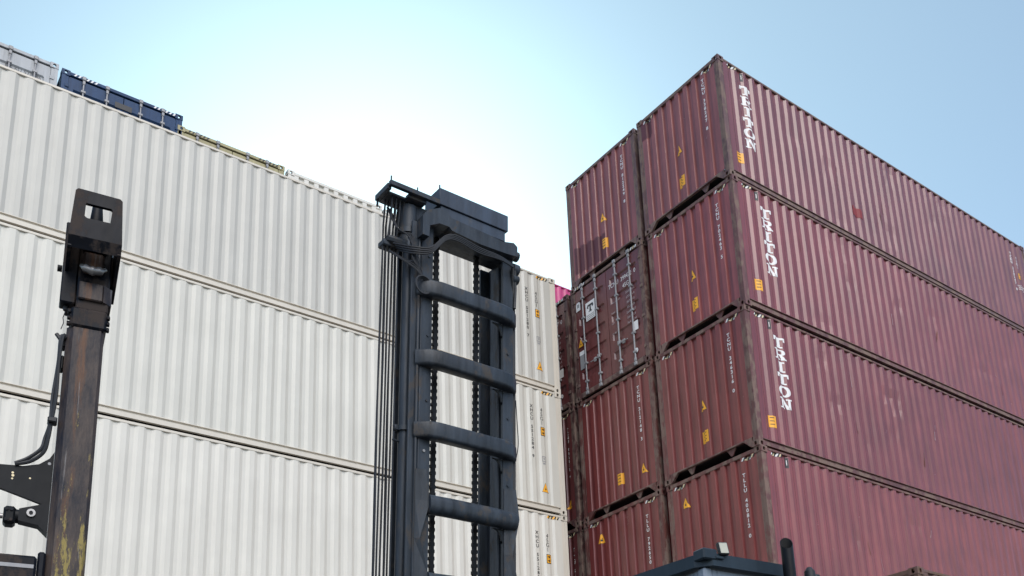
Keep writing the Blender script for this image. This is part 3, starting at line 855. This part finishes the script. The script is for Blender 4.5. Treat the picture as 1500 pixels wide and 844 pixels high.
# uprights
mb = MM()
mb.bbox((-8.668, 0.0, LOW), (-8.520, 0.045, TOP), 0.006)
mb.bbox((-8.775, 0.03, LOW), (-8.674, 0.06, TOP), 0.005)
mb.box((-8.69, 0.061, LOW), (-8.655, 0.40, TOP)); mb.bbox((-8.74, 0.401, LOW), (-8.56, 0.44, TOP), 0.005)
mb.tube([(-8.690, 0.02, LOW), (-8.690, 0.02, TOP)], 0.020, 8)
mb.build('mast_upright', 'mast_paint', HD)
mb = MM()
mb.bbox((-7.568, 0.0, LOW), (-7.420, 0.045, TOP), 0.006)
mb.box((-7.470, 0.046, LOW), (-7.430, 0.44, TOP)); mb.bbox((-7.585, 0.441, LOW), (-7.420, 0.48, TOP), 0.005)
mb.build('mast_upright', 'mast_paint', HD)
# inner mast rails nested in the uprights
mb = MM()
mb.bbox((-7.545, 0.13, LOW), (-7.474, 0.30, TOP - 0.1), 0.012)
mb.build('inner_rail', 'mast_paint', HD)
mb = MM()
mb.bbox((-8.652, 0.13, LOW), (-8.575, 0.36, TOP - 0.1), 0.012)
mb.build('inner_rail', 'mast_paint', HD)
# crossbars
def rr(w, h, r, n=4):
    out = []
    for cx, cy, a0 in ((w / 2 - r, h / 2 - r, 0), (-w / 2 + r, h / 2 - r, 90), (-w / 2 + r, -h / 2 + r, 180), (w / 2 - r, -h / 2 + r, 270)):
        for k in range(n + 1):
            a = R(a0 + 90 * k / n); out.append((cx + r * math.cos(a), cy + r * math.sin(a)))
    return out
SECT = rr(0.15, 0.19, 0.034, 3)
for h in (7.60, 6.775, 5.945):
    mb = MM()
    mb.sweep([(-8.668, 0.055, h), (-8.650, 0.035, h), (-8.575, -0.032, h), (-8.46, -0.055, h), (-7.65, -0.055, h), (-7.535, -0.035, h), (-7.448, 0.03, h), (-7.435, 0.05, h)], SECT)
    mb.build('crossbar', 'mast_paint', HD)
for h in (5.13, 4.29, 3.45, 2.6):
    mb = MM()
    mb.sweep([(-8.55, -0.02, h), (-8.3, -0.04, h), (-7.7, -0.04, h), (-7.43, -0.02, h)], rr(0.17, 0.21, 0.08))
    mb.build('crossbar', 'mast_paint', HD)
# bent gusset plates at the lower bars
for xin, xa, xb in ((-8.545, -8.535, -8.655), (-7.50, -7.375, -7.470)):
    mb = MM()
    out = []
    for h, x in ((5.50, (xa + xb) / 2), (5.16, xa), (4.74, xb), (4.34, xa), (3.9, xb), (3.5, xa), (3.0, xb)): out.append((x, h))
    for (x0, h0), (x1, h1) in zip(out, out[1:]):
        xm = -8.70 if xin < -8 else -7.56
        mb.add([(xm, -0.012, h0), (x0, -0.05, h0), (x1, -0.05, h1), (xm, -0.012, h1), (xm, 0.0, h0), (x0, 0.0, h0), (x1, 0.0, h1), (xm, 0.0, h1)],
               [(0, 1, 2, 3), (1, 5, 6, 2), (0, 4, 5, 1), (3, 2, 6, 7)])
    mb.build('gusset_plate', 'mast_paint', HD)
# corner gussets where the bars meet the right-hand upright
for h in (7.60, 6.775, 5.945, 5.13, 4.29):
    mb = MM()
    arc = [(-7.56 - 0.09 * (1 - math.sin(a)), h - 0.10 - 0.09 * (1 - math.cos(a))) for a in [k * math.pi / 12 for k in range(7)]]
    arc = [(-7.57, h - 0.10), (-7.70, h - 0.10)] + [(-7.70 + 0.13 * math.sin(k * math.pi / 12), h - 0.23 + 0.13 * math.cos(k * math.pi / 12)) for k in range(1, 7)] + [(-7.57, h - 0.26)]
    mb.prism([(x, z) for x, z in arc], 1, 0.01, 0.04)
    mb.build('gusset_plate', 'mast_paint', HD)
# top beam with its hump, and the box cover above
mb = MM()
upper = [(-8.72, 8.43), (-8.66, 8.52), (-8.51, 8.60), (-8.42, 8.59), (-8.345, 8.535), (-7.83, 8.515), (-7.64, 8.50), (-7.48, 8.54), (-7.428, 8.505)]
lower = [(-8.72, 8.20), (-8.635, 8.20), (-8.628, 8.34), (-8.505, 8.41), (-8.378, 8.415), (-8.34, 8.38), (-7.946, 8.35), (-7.557, 8.365), (-7.428, 8.38)]
for (a, b), (c_, d_) in zip(zip(upper, lower), zip(upper[1:], lower[1:])):
    mb.add([(a[0], -0.10, a[1]), (c_[0], -0.10, c_[1]), (d_[0], -0.10, d_[1]), (b[0], -0.10, b[1]), (a[0], 0.14, a[1]), (c_[0], 0.14, c_[1]), (d_[0], 0.14, d_[1]), (b[0], 0.14, b[1])],
           [(0, 1, 2, 3), (4, 7, 6, 5), (0, 4, 5, 1), (3, 2, 6, 7)])
mb.add([(-7.428, -.10, 8.505), (-7.428, .14, 8.505), (-7.428, .14, 8.38), (-7.428, -.10, 8.38)], [(0, 1, 2, 3)])
mb.add([(-8.72, -.10, 8.43), (-8.72, .14, 8.43), (-8.72, .14, 8.20), (-8.72, -.10, 8.20)], [(0, 1, 2, 3)])
mb.build('top_beam', 'mast_paint', HD)
mb = MM()
mb.bbox((-8.46, 0.15, 8.43), (-7.45, 0.40, 8.62), 0.01)
mb.build('crosshead', 'mast_paint', HD)
mb = MM()
mb.bbox((-8.45, 0.0, 8.735), (-7.49, 0.33, 8.945), 0.006)
mb.bbox((-8.42, 0.02, 8.60), (-7.52, 0.31, 8.734), 0.006)
mb.tube([(-8.44, 0.02, 8.94), (-8.44, 0.02, 8.985)], 0.01, 6)
mb.build('top_cover', 'cover_paint', HD)
# hose guide arm at the upper left
mb = MM()
mb.bbox((-9.09, -0.02, 8.715), (-8.451, 0.03, 8.775), 0.005)
mb.bbox((-9.10, 0.031, 8.69), (-9.05, 0.33, 8.76), 0.005)
mb.bbox((-9.049, 0.10, 8.685), (-8.60, 0.33, 8.715), 0.005)
mb.bbox((-8.84, 0.031, 8.685), (-8.60, 0.099, 8.725), 0.005)
mb.tube([(-9.075, 0.0, 8.77), (-9.075, 0.0, 8.83)], 0.010, 6); mb.tube([(-8.74, 0.0, 8.77), (-8.74, 0.0, 8.82)], 0.009, 6)
mb.tube([(-9.075, 0.31, 8.62), (-9.075, 0.31, 8.76)], 0.014, 6)
mb.build('hose_guide', 'mast_paint', HD)
mb = MM()
mb.bbox((-8.72, 0.12, 8.30), (-8.44, 0.32, 8.684), 0.01)
mb.tube([(-8.74, 0.20, 8.20), (-8.74, 0.20, 8.66)], 0.0, 16, radii=[0.105, 0.105])
mb.tube([(-8.74, 0.20, 8.30), (-8.74, 0.20, 8.36)], 0.13, 16)
mb.bbox((-8.83, 0.02, 8.02), (-8.66, 0.06, 8.22), 0.02)
mb.build('cylinder_head', 'mast_paint', HD)
mb = MM()
mb.tube([(-8.735, 0.19, LOW), (-8.735, 0.19, 8.2)], 0.066, 16)
mb.build('lift_cylinder', 'mast_paint', HD)
mb = MM()
mb.tube([(-8.735, 0.19, 5.96), (-8.735, 0.19, 6.01)], 0.092, 16)
mb.bbox((-8.86, 0.16, 5.955), (-8.79, 0.22, 6.02), 0.01)
mb.build('cylinder_clamp', 'mast_paint', HD)
mb = MM(); mb.tube([(-8.88, 0.17, 5.84), (-8.78, 0.19, 5.84)], 0.014, 8); mb.build('cylinder_port', 'mast_paint', HD)
mb = MM()
mb.tube([(-8.98, 0.24, 8.22), (-8.68, 0.05, 8.12)], 0.045, 8)
mb.bbox((-9.03, 0.22, 8.13), (-8.80, 0.36, 8.20), 0.01)
mb.build('hose_clamp', 'mast_paint', HD)
# hoses hanging beside the mast
random.seed(3)
for i in range(10):
    x = -9.017 + i * 0.0207; d = 0.27 + 0.045 * (i % 2); mb = MM()
    pts = [(x + 0.004 * math.sin(h * 1.7 + i), d + 0.006 * math.sin(h * 1.1 + 2 * i), h) for h in [0.7 + 0.55 * k for k in range(15)]] + [(x + 0.01, d - 0.02, 8.69)]
    mb.tube(pts, 0.0115, 6); mb.build('hose', 'rubber', HD)
for i in range(5):
    x = -8.98 + i * 0.05; mb = MM()
    mb.tube([(x, 0.14, 8.69), (x + 0.003, 0.16, 8.5), (x - 0.01, 0.2, 8.22)], 0.011, 6); mb.build('hose', 'rubber', HD)
def curve_pts(pts, n=8):
    out = []
    P = [Vector(p) for p in pts]; P = [P[0] * 2 - P[1]] + P + [P[-1] * 2 - P[-2]]
    for i in range(1, len(P) - 2):
        for k in range(n):
            t = k / n; a, b, c_, d_ = P[i - 1], P[i], P[i + 1], P[i + 2]
            out.append(0.5 * ((2 * b) + (c_ - a) * t + (2 * a - 5 * b + 4 * c_ - d_) * t * t + (3 * b - a - 3 * c_ + d_) * t ** 3))
    out.append(P[-2]); return [tuple(q) for q in out]
for i in range(4):
    o = i * 0.022; mb = MM()
    mb.tube(curve_pts([(-8.95 + o, 0.14, 8.12 - o), (-8.80, -0.06, 8.03 - o * 1.2), (-8.62, -0.12, 8.06 - o), (-8.45, -0.14, 8.25 - o * .8), (-8.30, -0.15, 8.30 - o * .9), (-8.0, -0.14, 8.27 - o), (-7.7, -0.13, 8.27 - o * .6), (-7.48, -0.09, 8.25 - o * .4)]), 0.0105, 6)
    mb.build('hose', 'rubber', HD)
for i in range(3):
    o = i * 0.03; mb = MM()
    mb.tube(curve_pts([(-8.97 + o, 0.20, 8.05), (-8.90 + o, 0.08, 7.93), (-8.78 + o * .4, -0.03, 7.80 + o), (-8.70, -0.07, 7.70)]), 0.011, 6)
    mb.build('hose', 'rubber', HD)
mb = MM(); mb.tube(curve_pts([(-8.86, 0.02, 8.10), (-8.78, -0.05, 7.95), (-8.72, -0.07, 7.80), (-8.69, -0.07, 7.70)]), 0.006, 5); mb.build('hose', 'rubber', HD)
for i in range(3):
    mb = MM(); ring = [(-8.685 + (0.075 + 0.012 * i) * math.cos(a), -0.055 - 0.012 * i, 7.60 + (0.085 + 0.010 * i) * math.sin(a)) for a in [k * math.pi / 10 for k in range(21)]]
    mb.tube(ring, 0.011, 6, cap=False); mb.build('hose_coil', 'rubber', HD)
# lift chains, a connected stack of notched links each
for x in (-8.362, -7.812):
    mb = MM(); prof = []
    h = 1.0; k = 0
    while h < 8.46:
        w = 0.031 if k % 2 == 0 else 0.022
        prof.append((w, h)); prof.append((w, h + 0.032)); h += 0.040; k += 1
    poly_l = [(x - w, q) for w, q in prof]; poly_r = [(x + w, q) for w, q in prof]
    n = len(prof); vs = []
    for d in (0.18, 0.22): vs += [(a, d, b) for a, b in poly_l] + [(a, d, b) for a, b in poly_r]
    fs = []
    for i in range(n - 1):
        fs += [(i, i + 1, n + i + 1, n + i), (2 * n + i, 3 * n + i, 3 * n + i + 1, 2 * n + i + 1), (i, 2 * n + i, 2 * n + i + 1, i + 1), (n + i, n + i + 1, 3 * n + i + 1, 3 * n + i)]
    mb.add(vs, fs); mb.build('lift_chain', 'black_steel', HD)
# pipework and rollers on the right
mb = MM(); mb.tube([(-7.375, 0.06, LOW), (-7.375, 0.06, 7.55), (-7.40, 0.03, 7.9), (-7.45, -0.04, 8.25)], 0.024, 8); mb.build('hydraulic_pipe', 'rubber', HD)
mb = MM(); mb.tube([(-7.41, -0.01, 7.75), (-7.39, 0.0, 8.0), (-7.43, -0.05, 8.28)], 0.018, 8); mb.build('hydraulic_pipe', 'rubber', HD)
mb = MM(); mb.tube(curve_pts([(-7.365, 0.03, 6.62), (-7.345, 0.03, 6.35), (-7.33, 0.03, 6.10), (-7.355, 0.03, 5.94), (-7.37, 0.03, 5.90)]), 0.006, 5); mb.build('hose', 'rubber', HD)
for h, w in ((8.44, 0.06), (8.26, 0.07), (8.13, 0.055)):
    mb = MM(); mb.tube([(-7.44, 0.0, h), (-7.36, 0.0, h)], w, 12); mb.build('mast_roller', 'mast_paint', HD)

for x, h in ((-8.575, 7.06), (-8.575, 6.30), (-8.60, 5.72), (-7.50, 7.15), (-7.50, 6.35), (-7.50, 5.55), (-8.575, 8.02)):
    mb = MM(); mb.tube([(x, -0.012, h), (x, 0.0, h)], 0.016, 8); mb.build('bolt', 'galvanised' if x < -8.58 else 'mast_paint', HD)
for i in range(3):
    mb = MM(); o = i * 0.02
    mb.tube(curve_pts([(-8.99 + o, 0.24, 8.60), (-8.93 + o, 0.12, 8.32 - o), (-8.82 + o, 0.02, 8.18 + o), (-8.76 - o, -0.03, 7.92), (-8.72, -0.06, 7.74 + o)]), 0.0085, 6); mb.build('hose', 'rubber', HD)
# chassis below the picture
mb = MB(lambda x, y, z: (x - HI.x, y - HI.y, z - HI.z))
mb.bbox((-8.95, -8.6, 0.65), (-6.3, -2.35, 1.55), 0.05)
mb.build('chassis', 'cab_paint', HD)
for x in (-9.05, -6.55):
    for y in (-3.1, -7.6):
        mb = MB(lambda x, y, z: (x - HI.x, y - HI.y, z - HI.z))
        mb.tube([(x, y, 0.72), (x + 0.4, y, 0.72)], 0.0, 24, radii=[0.72, 0.72])
        mb.build('wheel', 'rubber', HD)
# cab
CY = R(-5.0)
def cabf(x, y, z):
    """x along the cab's near edge to the right, y away, from the near roof corner"""
    X = -7.935 + x * math.cos(CY) - y * math.sin(CY); Y = -5.63 + x * math.sin(CY) + y * math.cos(CY)
    return (X - HI.x, Y - HI.y, z - HI.z)
CB = lambda: MB(cabf)
ZT = 3.80
mb = CB()
W_, D_ = 0.93, 1.9
pl = [(0.10, 0.0), (W_, 0.0), (W_, D_), (-0.25, D_), (0.0, 0.12)]
ins = [(0.17, 0.10), (W_ - .08, 0.10), (W_ - .08, D_ - .08), (-0.13, D_ - .08), (0.10, 0.17)]
n = 5
vs = [(x, y, ZT - 0.105) for x, y in pl] + [(x, y, ZT) for x, y in pl] + [(x, y, ZT + 0.03) for x, y in ins] + [(x, y, ZT - 0.105) for x, y in ins]
mb.add(vs, [(i, (i + 1) % n, n + (i + 1) % n, n + i) for i in range(n)] + [(n + i, n + (i + 1) % n, 2 * n + (i + 1) % n, 2 * n + i) for i in range(n)] +
       [tuple(range(2 * n, 3 * n))] + [(i, 3 * n + i, 3 * n + (i + 1) % n, (i + 1) % n) for i in range(n)] + [tuple(range(3 * n, 4 * n))])
cab = mb.build('cab_roof', 'cab_paint', HD)
mb = CB(); mb.bbox((0.04, 0.05, 1.56), (W_ - .04, D_ - .05, 2.5), 0.03); body = mb.build('cab_body', 'cab_paint', HD)
for x, y in ((0.05, 0.06), (W_ - 0.14, 0.06), (0.05, D_ - 0.15), (W_ - 0.14, D_ - 0.15)):
    mb = CB(); mb.bbox((x, y, 2.5), (x + 0.09, y + 0.09, ZT - 0.106), 0.015); mb.build('cab_pillar', 'cab_grey', HD)
def window(a, b, fixed, axis):
    fr, gl = CB(), CB()
    t = 0.055
    z0, z1 = 2.52, ZT - 0.115
    def bx(m, p, q, r, s, dd=0.0, e=0.03):
        if axis == 'x': m.bbox((p, fixed - dd, r), (q, fixed + e, s), 0.008)
        else: m.bbox((fixed - dd, p, r), (fixed + e, q, s), 0.008)
    bx(fr, a, a + t, z0, z1); bx(fr, b - t, b, z0, z1); bx(fr, a + t, b - t, z1 - t, z1); bx(fr, a + t, b - t, z0, z0 + t)
    f = fr.build('window', 'cab_grey', HD)
    if axis == 'x': gl.box((a + t, fixed + 0.008, z0 + t), (b - t, fixed + 0.016, z1 - t))
    else: gl.box((fixed + 0.008, a + t, z0 + t), (fixed + 0.016, b - t, z1 - t))
    gl.build('pane', 'glass_dark', f)
window(0.142, W_ - 0.142, 0.07, 'x'); window(0.152, D_ - 0.152, 0.06, 'y')
mb = CB(); mb.bbox((0.0, -0.01, ZT - 0.06), (0.15, 0.13, ZT + 0.035), 0.012); mb.bbox((0.12, -0.02, ZT - 0.05), (0.21, 0.0, ZT - 0.02), 0.008); mb.build('lamp_bracket', 'cab_paint', HD)
lf = MB(lambda x, y, z: cabf(0.20 + x * 0.92 + y * 0.38, -0.03 - x * 0.38 + y * 0.92 + z * 0.2, ZT + 0.045 + z))
lf.bbox((-0.042, 0.0, -0.056), (0.042, 0.05, 0.056), 0.007); wl = lf.build('work_light', 'rubber', HD)
lf = MB(lambda x, y, z: cabf(0.20 + x * 0.92 + y * 0.38, -0.03 - x * 0.38 + y * 0.92 + z * 0.2, ZT + 0.045 + z))
lf.bbox((-0.034, -0.006, -0.047), (0.034, -0.001, 0.047), 0.002); lf.build('lamp_lens', 'lamp_lens', wl)
# exhaust pipe with a slanted open mouth
mb = CB()
nseg, cxp, cyp, rp = 18, 0.80, -0.15, 0.052
ring = lambda r, f: [(cxp + r * math.cos(k * 2 * math.pi / nseg), cyp + r * math.sin(k * 2 * math.pi / nseg), f(0.62 * math.cos(k * 2 * math.pi / nseg) + 0.78 * math.sin(k * 2 * math.pi / nseg))) for k in range(nseg)]
top = lambda q: 3.935 + 0.062 * q
rings = [ring(rp, lambda q: 1.5), ring(rp, top), ring(rp - .006, top), ring(rp - .006, lambda q: 3.2)]
vs = [p for r_ in rings for p in r_]
mb.add(vs, [(j * nseg + i, j * nseg + (i + 1) % nseg, (j + 1) * nseg + (i + 1) % nseg, (j + 1) * nseg + i) for j in range(2) for i in range(nseg)], 0, True)
mb.add(vs, [(2 * nseg + i, 2 * nseg + (i + 1) % nseg, 3 * nseg + (i + 1) % nseg, 3 * nseg + i) for i in range(nseg)], 1, True)
mb.build('exhaust_pipe', ['black_steel', 'soot'], HD)
mb = CB(); mb.tube([(1.05, -0.14, 3.58), (1.05, -0.14, 3.72)], 0.0, 14, radii=[0.05, 0.045]); mb.tube([(1.05, -0.14, 3.72), (1.05, -0.14, 3.755)], 0.0, 14, radii=[0.045, 0.02])
mb.bbox((1.09, -0.17, 3.64), (1.15, -0.11, 3.70), 0.012)
mb.tube([(1.05, -0.14, 2.4), (1.05, -0.14, 3.58)], 0.02, 8)
mb.build('air_intake', 'rubber', HD)

# ------------------------------------------------------------------ spreader post at the left
TH = R(-10)
SO = Vector((-12.723, -5.740, 0))
SP = thing('spreader_post', 'rusty steel post with a dark hooded box head and side arms at the left', 'spreader post', SO, TH)
PB = lambda: MB()
mb = PB()
oct_ = [(-0.030, 0.0), (0.105, 0.0), (0.122, 0.018), (0.122, 0.20), (-0.062, 0.20), (-0.062, 0.035)]
mb.prism(oct_, 2, 0.06, 4.26)
mb.build('post', 'rusty_steel', SP)
mb = PB(); mb.bbox((-0.25, -0.1, 0.0), (0.3, 0.35, 0.06), 0.01); mb.build('foot_plate', 'rusty_steel', SP)
mb = PB(); mb.bbox((-0.052, -0.012, 4.255), (0.130, 0.21, 4.375), 0.014)
for s in (-0.058, 0.136):
    for i in range(6): mb.bbox((s - 0.008, -0.006 + 0.02 * (i % 2), 4.262 + i * 0.018), (s + 0.008, 0.02, 4.276 + i * 0.018), 0.003)
mb.build('collar', 'navy_steel', SP)
mb = PB(); mb.bbox((-0.030, 0.005, 4.37), (0.130, 0.2, 4.78), 0.008); mb.bbox((-0.079, 0.13, 4.42), (0.146, 0.205, 4.80), 0.004); mb.build('neck', 'navy_steel', SP)
mb = PB(); mb.bbox((-0.022, -0.014, 4.425), (0.100, 0.004, 4.53), 0.006); mb.prism([(0.101, -0.014), (0.145, 0.02), (0.145, 0.18), (0.101, 0.18)], 2, 4.425, 4.525); mb.build('wear_block', 'rusty_steel', SP)
# hooded head: front plate with a window, sides, lip, back plate
hd = -0.18
def hz(z): return z - 0.10
mb = PB()
zt, zb = 4.975, 4.690
ol = [(-0.070, zt + .002), (0.138, zt - .006), (0.151, zt - .018), (0.165, zb), (-0.098, zb), (-0.083, zt - .012)]
wn_ = [(-0.027, 4.898), (0.098, 4.896), (0.104, 4.889), (0.098, 4.808), (-0.020, 4.808), (-0.029, 4.817)]
for d in (hd, hd + 0.022):
    mb.add([(a, d, b) for a, b in ol + wn_], [(i, (i + 1) % 6, 6 + (i + 1) % 6, 6 + i) for i in range(6)])
vs = [(a, d, b) for d in (hd, hd + 0.022) for a, b in ol + wn_]
mb.add(vs, [(i, (i + 1) % 6, 12 + (i + 1) % 6, 12 + i) for i in range(6)] + [(6 + i, 6 + (i + 1) % 6, 18 + (i + 1) % 6, 18 + i) for i in range(6)])
head = mb.build('head_plate', 'navy_steel', SP)
mb = PB(); mb.add([(-0.098, hd - .002, zb), (0.165, hd - .002, zb), (0.165, hd + .03, zb - .055), (-0.098, hd + .03, zb - .055), (-0.098, hd + .03, zb), (0.165, hd + .03, zb)], [(0, 1, 2, 3), (0, 4, 5, 1), (4, 3, 2, 5), (0, 3, 4), (1, 5, 2)]); mb.build('head_lip', 'navy_steel', SP)
for s0, s1, t0 in ((-0.098, -0.080, -0.082), (0.147, 0.165, 0.134)):
    mb = PB(); mb.add([(s0, hd + .023, zb - .05), (s1, hd + .023, zb - .05), (s1, 0.21, 4.55), (s0, 0.21, 4.55), (t0, hd + .023, zt), (t0 + 0.016, hd + .023, zt), (t0 + 0.016, 0.21, zt + .01), (t0, 0.21, zt + .01)],
        [(0, 1, 2, 3), (4, 5, 6, 7), (0, 1, 5, 4), (1, 2, 6, 5), (2, 3, 7, 6), (3, 0, 4, 7)])
    mb.build('head_side', 'navy_steel', SP)
mb = PB()
mb.bbox((-0.078, 0.10, 4.72), (-0.036, 0.12, 4.96), 0.004); mb.bbox((0.10, 0.10, 4.72), (0.134, 0.12, 4.96), 0.004); mb.bbox((-0.078, 0.10, 4.965), (0.134, 0.12, 4.99), 0.004)
mb.bbox((-0.035, 0.10, 4.72), (0.099, 0.12, 4.905), 0.004); mb.bbox((-0.006, 0.085, 4.88), (0.066, 0.099, 4.97), 0.004); mb.bbox((0.085, 0.06, 4.80), (0.12, 0.08, 4.93), 0.004); mb.bbox((-0.034, 0.05, 4.80), (-0.012, 0.07, 4.915), 0.004); mb.bbox((-0.02, 0.03, 4.79), (0.02, 0.05, 4.868), 0.006); mb.bbox((0.05, 0.03, 4.79), (0.072, 0.05, 4.885), 0.006); mb.bbox((-0.03, 0.12, 4.93), (0.04, 0.14, 4.972), 0.006)
mb.build('back_plate', 'black_steel', SP)
mb = PB(); mb.tube([(0.035, -0.02, 4.78), (0.035, -0.02, 5.0)], 0.0, 12, radii=[0.045, 0.026]); mb.bbox((-0.02, -0.05, 4.74), (0.10, 0.02, 4.80), 0.01); mb.build('twistlock', 'black_steel', SP)
mb = PB(); mb.tube([(-0.06, -0.02, 4.93), (0.02, -0.02, 4.87)], 0.016, 6); mb.build('latch', 'black_steel', SP)
# left-hand guide plate hanging behind the head
mb = PB(); mb.bbox((-0.110, 0.03, 4.41), (-0.033, 0.12, 4.90), 0.006); mb.build('guide_plate', 'navy_steel', SP)
mb = PB(); mb.tube([(-0.135, 0.06, 4.62), (-0.111, 0.06, 4.62)], 0.018, 10); mb.build('bolt', 'black_steel', SP)
mb = PB(); mb.tube([(-0.075, 0.08, 4.41), (-0.075, 0.08, 4.385)], 0.014, 8); mb.tube([(-0.075, 0.08, 4.385), (-0.085, 0.08, 4.34), (-0.08, 0.08, 4.31), (-0.09, 0.08, 4.27)], 0.0025, 5); mb.build('broken_wire', 'rubber', SP)
# shiny hook under the hood
mb = PB(); pts = [(-0.025 + 0.125 * k / 10, -0.05 - 0.02 * math.sin(math.pi * k / 10), 4.60 - 0.034 * math.sin(math.pi * k / 10)) for k in range(11)]
mb.tube(pts, 0.0, 10, radii=[0.008 + 0.013 * math.sin(math.pi * k / 10) + 0.003 * (k % 3) for k in range(11)]); mb.build('hook', 'bare_steel', SP)
mb = PB(); mb.bbox((-0.015, -0.04, 4.58), (0.092, 0.004, 4.70), 0.012); mb.build('hook_block', 'rusty_steel', SP)
# bracket plate, cylinder and beam to the left
mb = PB()
a = [(-0.064, 3.555), (-0.085, 3.515), (-0.13, 3.478), (-0.20, 3.458), (-0.32, 3.452), (-1.2, 3.47), (-1.2, 3.25), (-0.29, 3.325), (-0.092, 3.262), (-0.064, 3.235)]
hole = Vector((-0.078, 3.50))
top_ = a[:6]; bot_ = a[6:]
bt = [(-0.064, 3.235), (-0.092, 3.262), (-0.15, 3.281), (-0.21, 3.30), (-0.29, 3.325), (-1.2, 3.25)]
for (u0, l0), (u1, l1) in zip(zip(top_, bt), zip(top_[1:], bt[1:])):
    mb.add([(u0[0], .06, u0[1]), (u1[0], .06, u1[1]), (l1[0], .06, l1[1]), (l0[0], .06, l0[1]), (u0[0], .085, u0[1]), (u1[0], .085, u1[1]), (l1[0], .085, l1[1]), (l0[0], .085, l0[1])],
           [(0, 1, 2, 3), (4, 7, 6, 5), (0, 4, 5, 1), (3, 2, 6, 7)])
mb.build('bracket_plate', 'black_steel', SP)
for (x, z, r) in ((-0.245, 3.415, .006), (-0.243, 3.40, .007), (-0.245, 3.383, .005), (-0.165, 3.395, .005)):
    mb = PB(); mb.tube([(x, .0585, z), (x, .061, z)], r, 8); mb.build('paint_chip', 'cream_print', SP)
mb = PB(); mb.tube([(-0.083, .0585, 3.487), (-0.083, .061, 3.487)], .008, 10); mb.build('bolt', 'galvanised', SP)
mb = PB()
mb.add([(-0.20, .04, 3.222), (-0.085, .04, 3.262), (-0.064, .04, 3.262), (-0.064, .04, 3.10), (-0.11, .04, 3.145), (-0.20, .04, 3.160), (-0.20, .11, 3.222), (-0.085, .11, 3.262), (-0.064, .11, 3.262), (-0.064, .11, 3.10), (-0.11, .11, 3.145), (-0.20, .11, 3.160)],
       [(0, 1, 2, 3, 4, 5), (11, 10, 9, 8, 7, 6), (0, 6, 7, 1), (1, 7, 8, 2), (3, 9, 10, 4), (4, 10, 11, 5), (0, 5, 11, 6)])
mb.tube([(-0.20, .075, 3.19), (-0.215, .075, 3.19)], 0.036, 12)
lug = mb.build('cylinder_lug', 'black_steel', SP)
mb = PB(); mb.tube([(-0.145, .03, 3.203), (-0.145, .04, 3.203)], .021, 12); mb.tube([(-0.145, .026, 3.203), (-0.145, .031, 3.203)], .010, 6, mat=1); mb.build('pin', ['bare_steel', 'black_steel'], SP)
mb = PB(); mb.bbox((-0.268, .035, 3.137), (-0.212, .115, 3.232), 0.012); cl_ = mb.build('rod_clamp', 'black_steel', SP)
for x in (-0.254, -0.232):
    for z in (3.158, 3.212):
        mb = PB(); mb.tube([(x, .028, z), (x, .036, z)], .0085, 8); mb.build('bolt', 'navy_steel', cl_)
mb = PB(); mb.tube([(-1.2, .075, 3.185), (-0.27, .075, 3.185)], 0.014, 10); mb.build('cylinder_rod', 'bare_steel', SP)
mb = PB(); mb.bbox((-1.6, .0, 2.66), (-0.098, .20, 2.972), 0.012); mb.bbox((-0.097, .01, 2.70), (-0.06, .19, 3.0), 0.01); mb.build('beam', 'navy_steel', SP)
mb = PB(); mb.bbox((-1.6, -.003, 2.905), (-0.11, -.0005, 2.925), 0.001); mb.build('scuffed_edge', 'galvanised', SP)
# hoses down the left side of the post
for i in range(2):
    mb = PB(); o = i * 0.014
    mb.tube(curve_pts([(-0.062, 0.03 + o, 4.20), (-0.078 - o * .5, 0.02, 4.19), (-0.086, 0.02 + o, 4.05), (-0.083 - o, 0.02 + o, 3.85), (-0.094 - o * .3, 0.03, 3.70), (-0.100 - o, 0.03 + o, 3.62), (-0.115 - o, 0.04, 3.54 + o), (-0.17 - o, 0.05, 3.485 + o), (-0.24, 0.055, 3.46 + o * .4)]), 0.010, 7)
    mb.build('hose', 'rubber', SP)
mb = PB(); mb.tube([(-0.108, 0.03, 4.21), (-0.078, 0.02, 4.165)], 0.011, 7); mb.build('hose', 'rubber', SP)
mb = PB(); mb.bbox((-0.112, -0.002, 3.695), (-0.066, 0.06, 3.725), 0.006); mb.build('hose_clamp', 'rubber', SP)
for z in (4.02, 4.15): mb = PB(); mb.bbox((-0.078, 0.04, z), (-0.062, 0.1, z + 0.08), 0.005); mb.build('wear_pad', 'black_steel', SP)
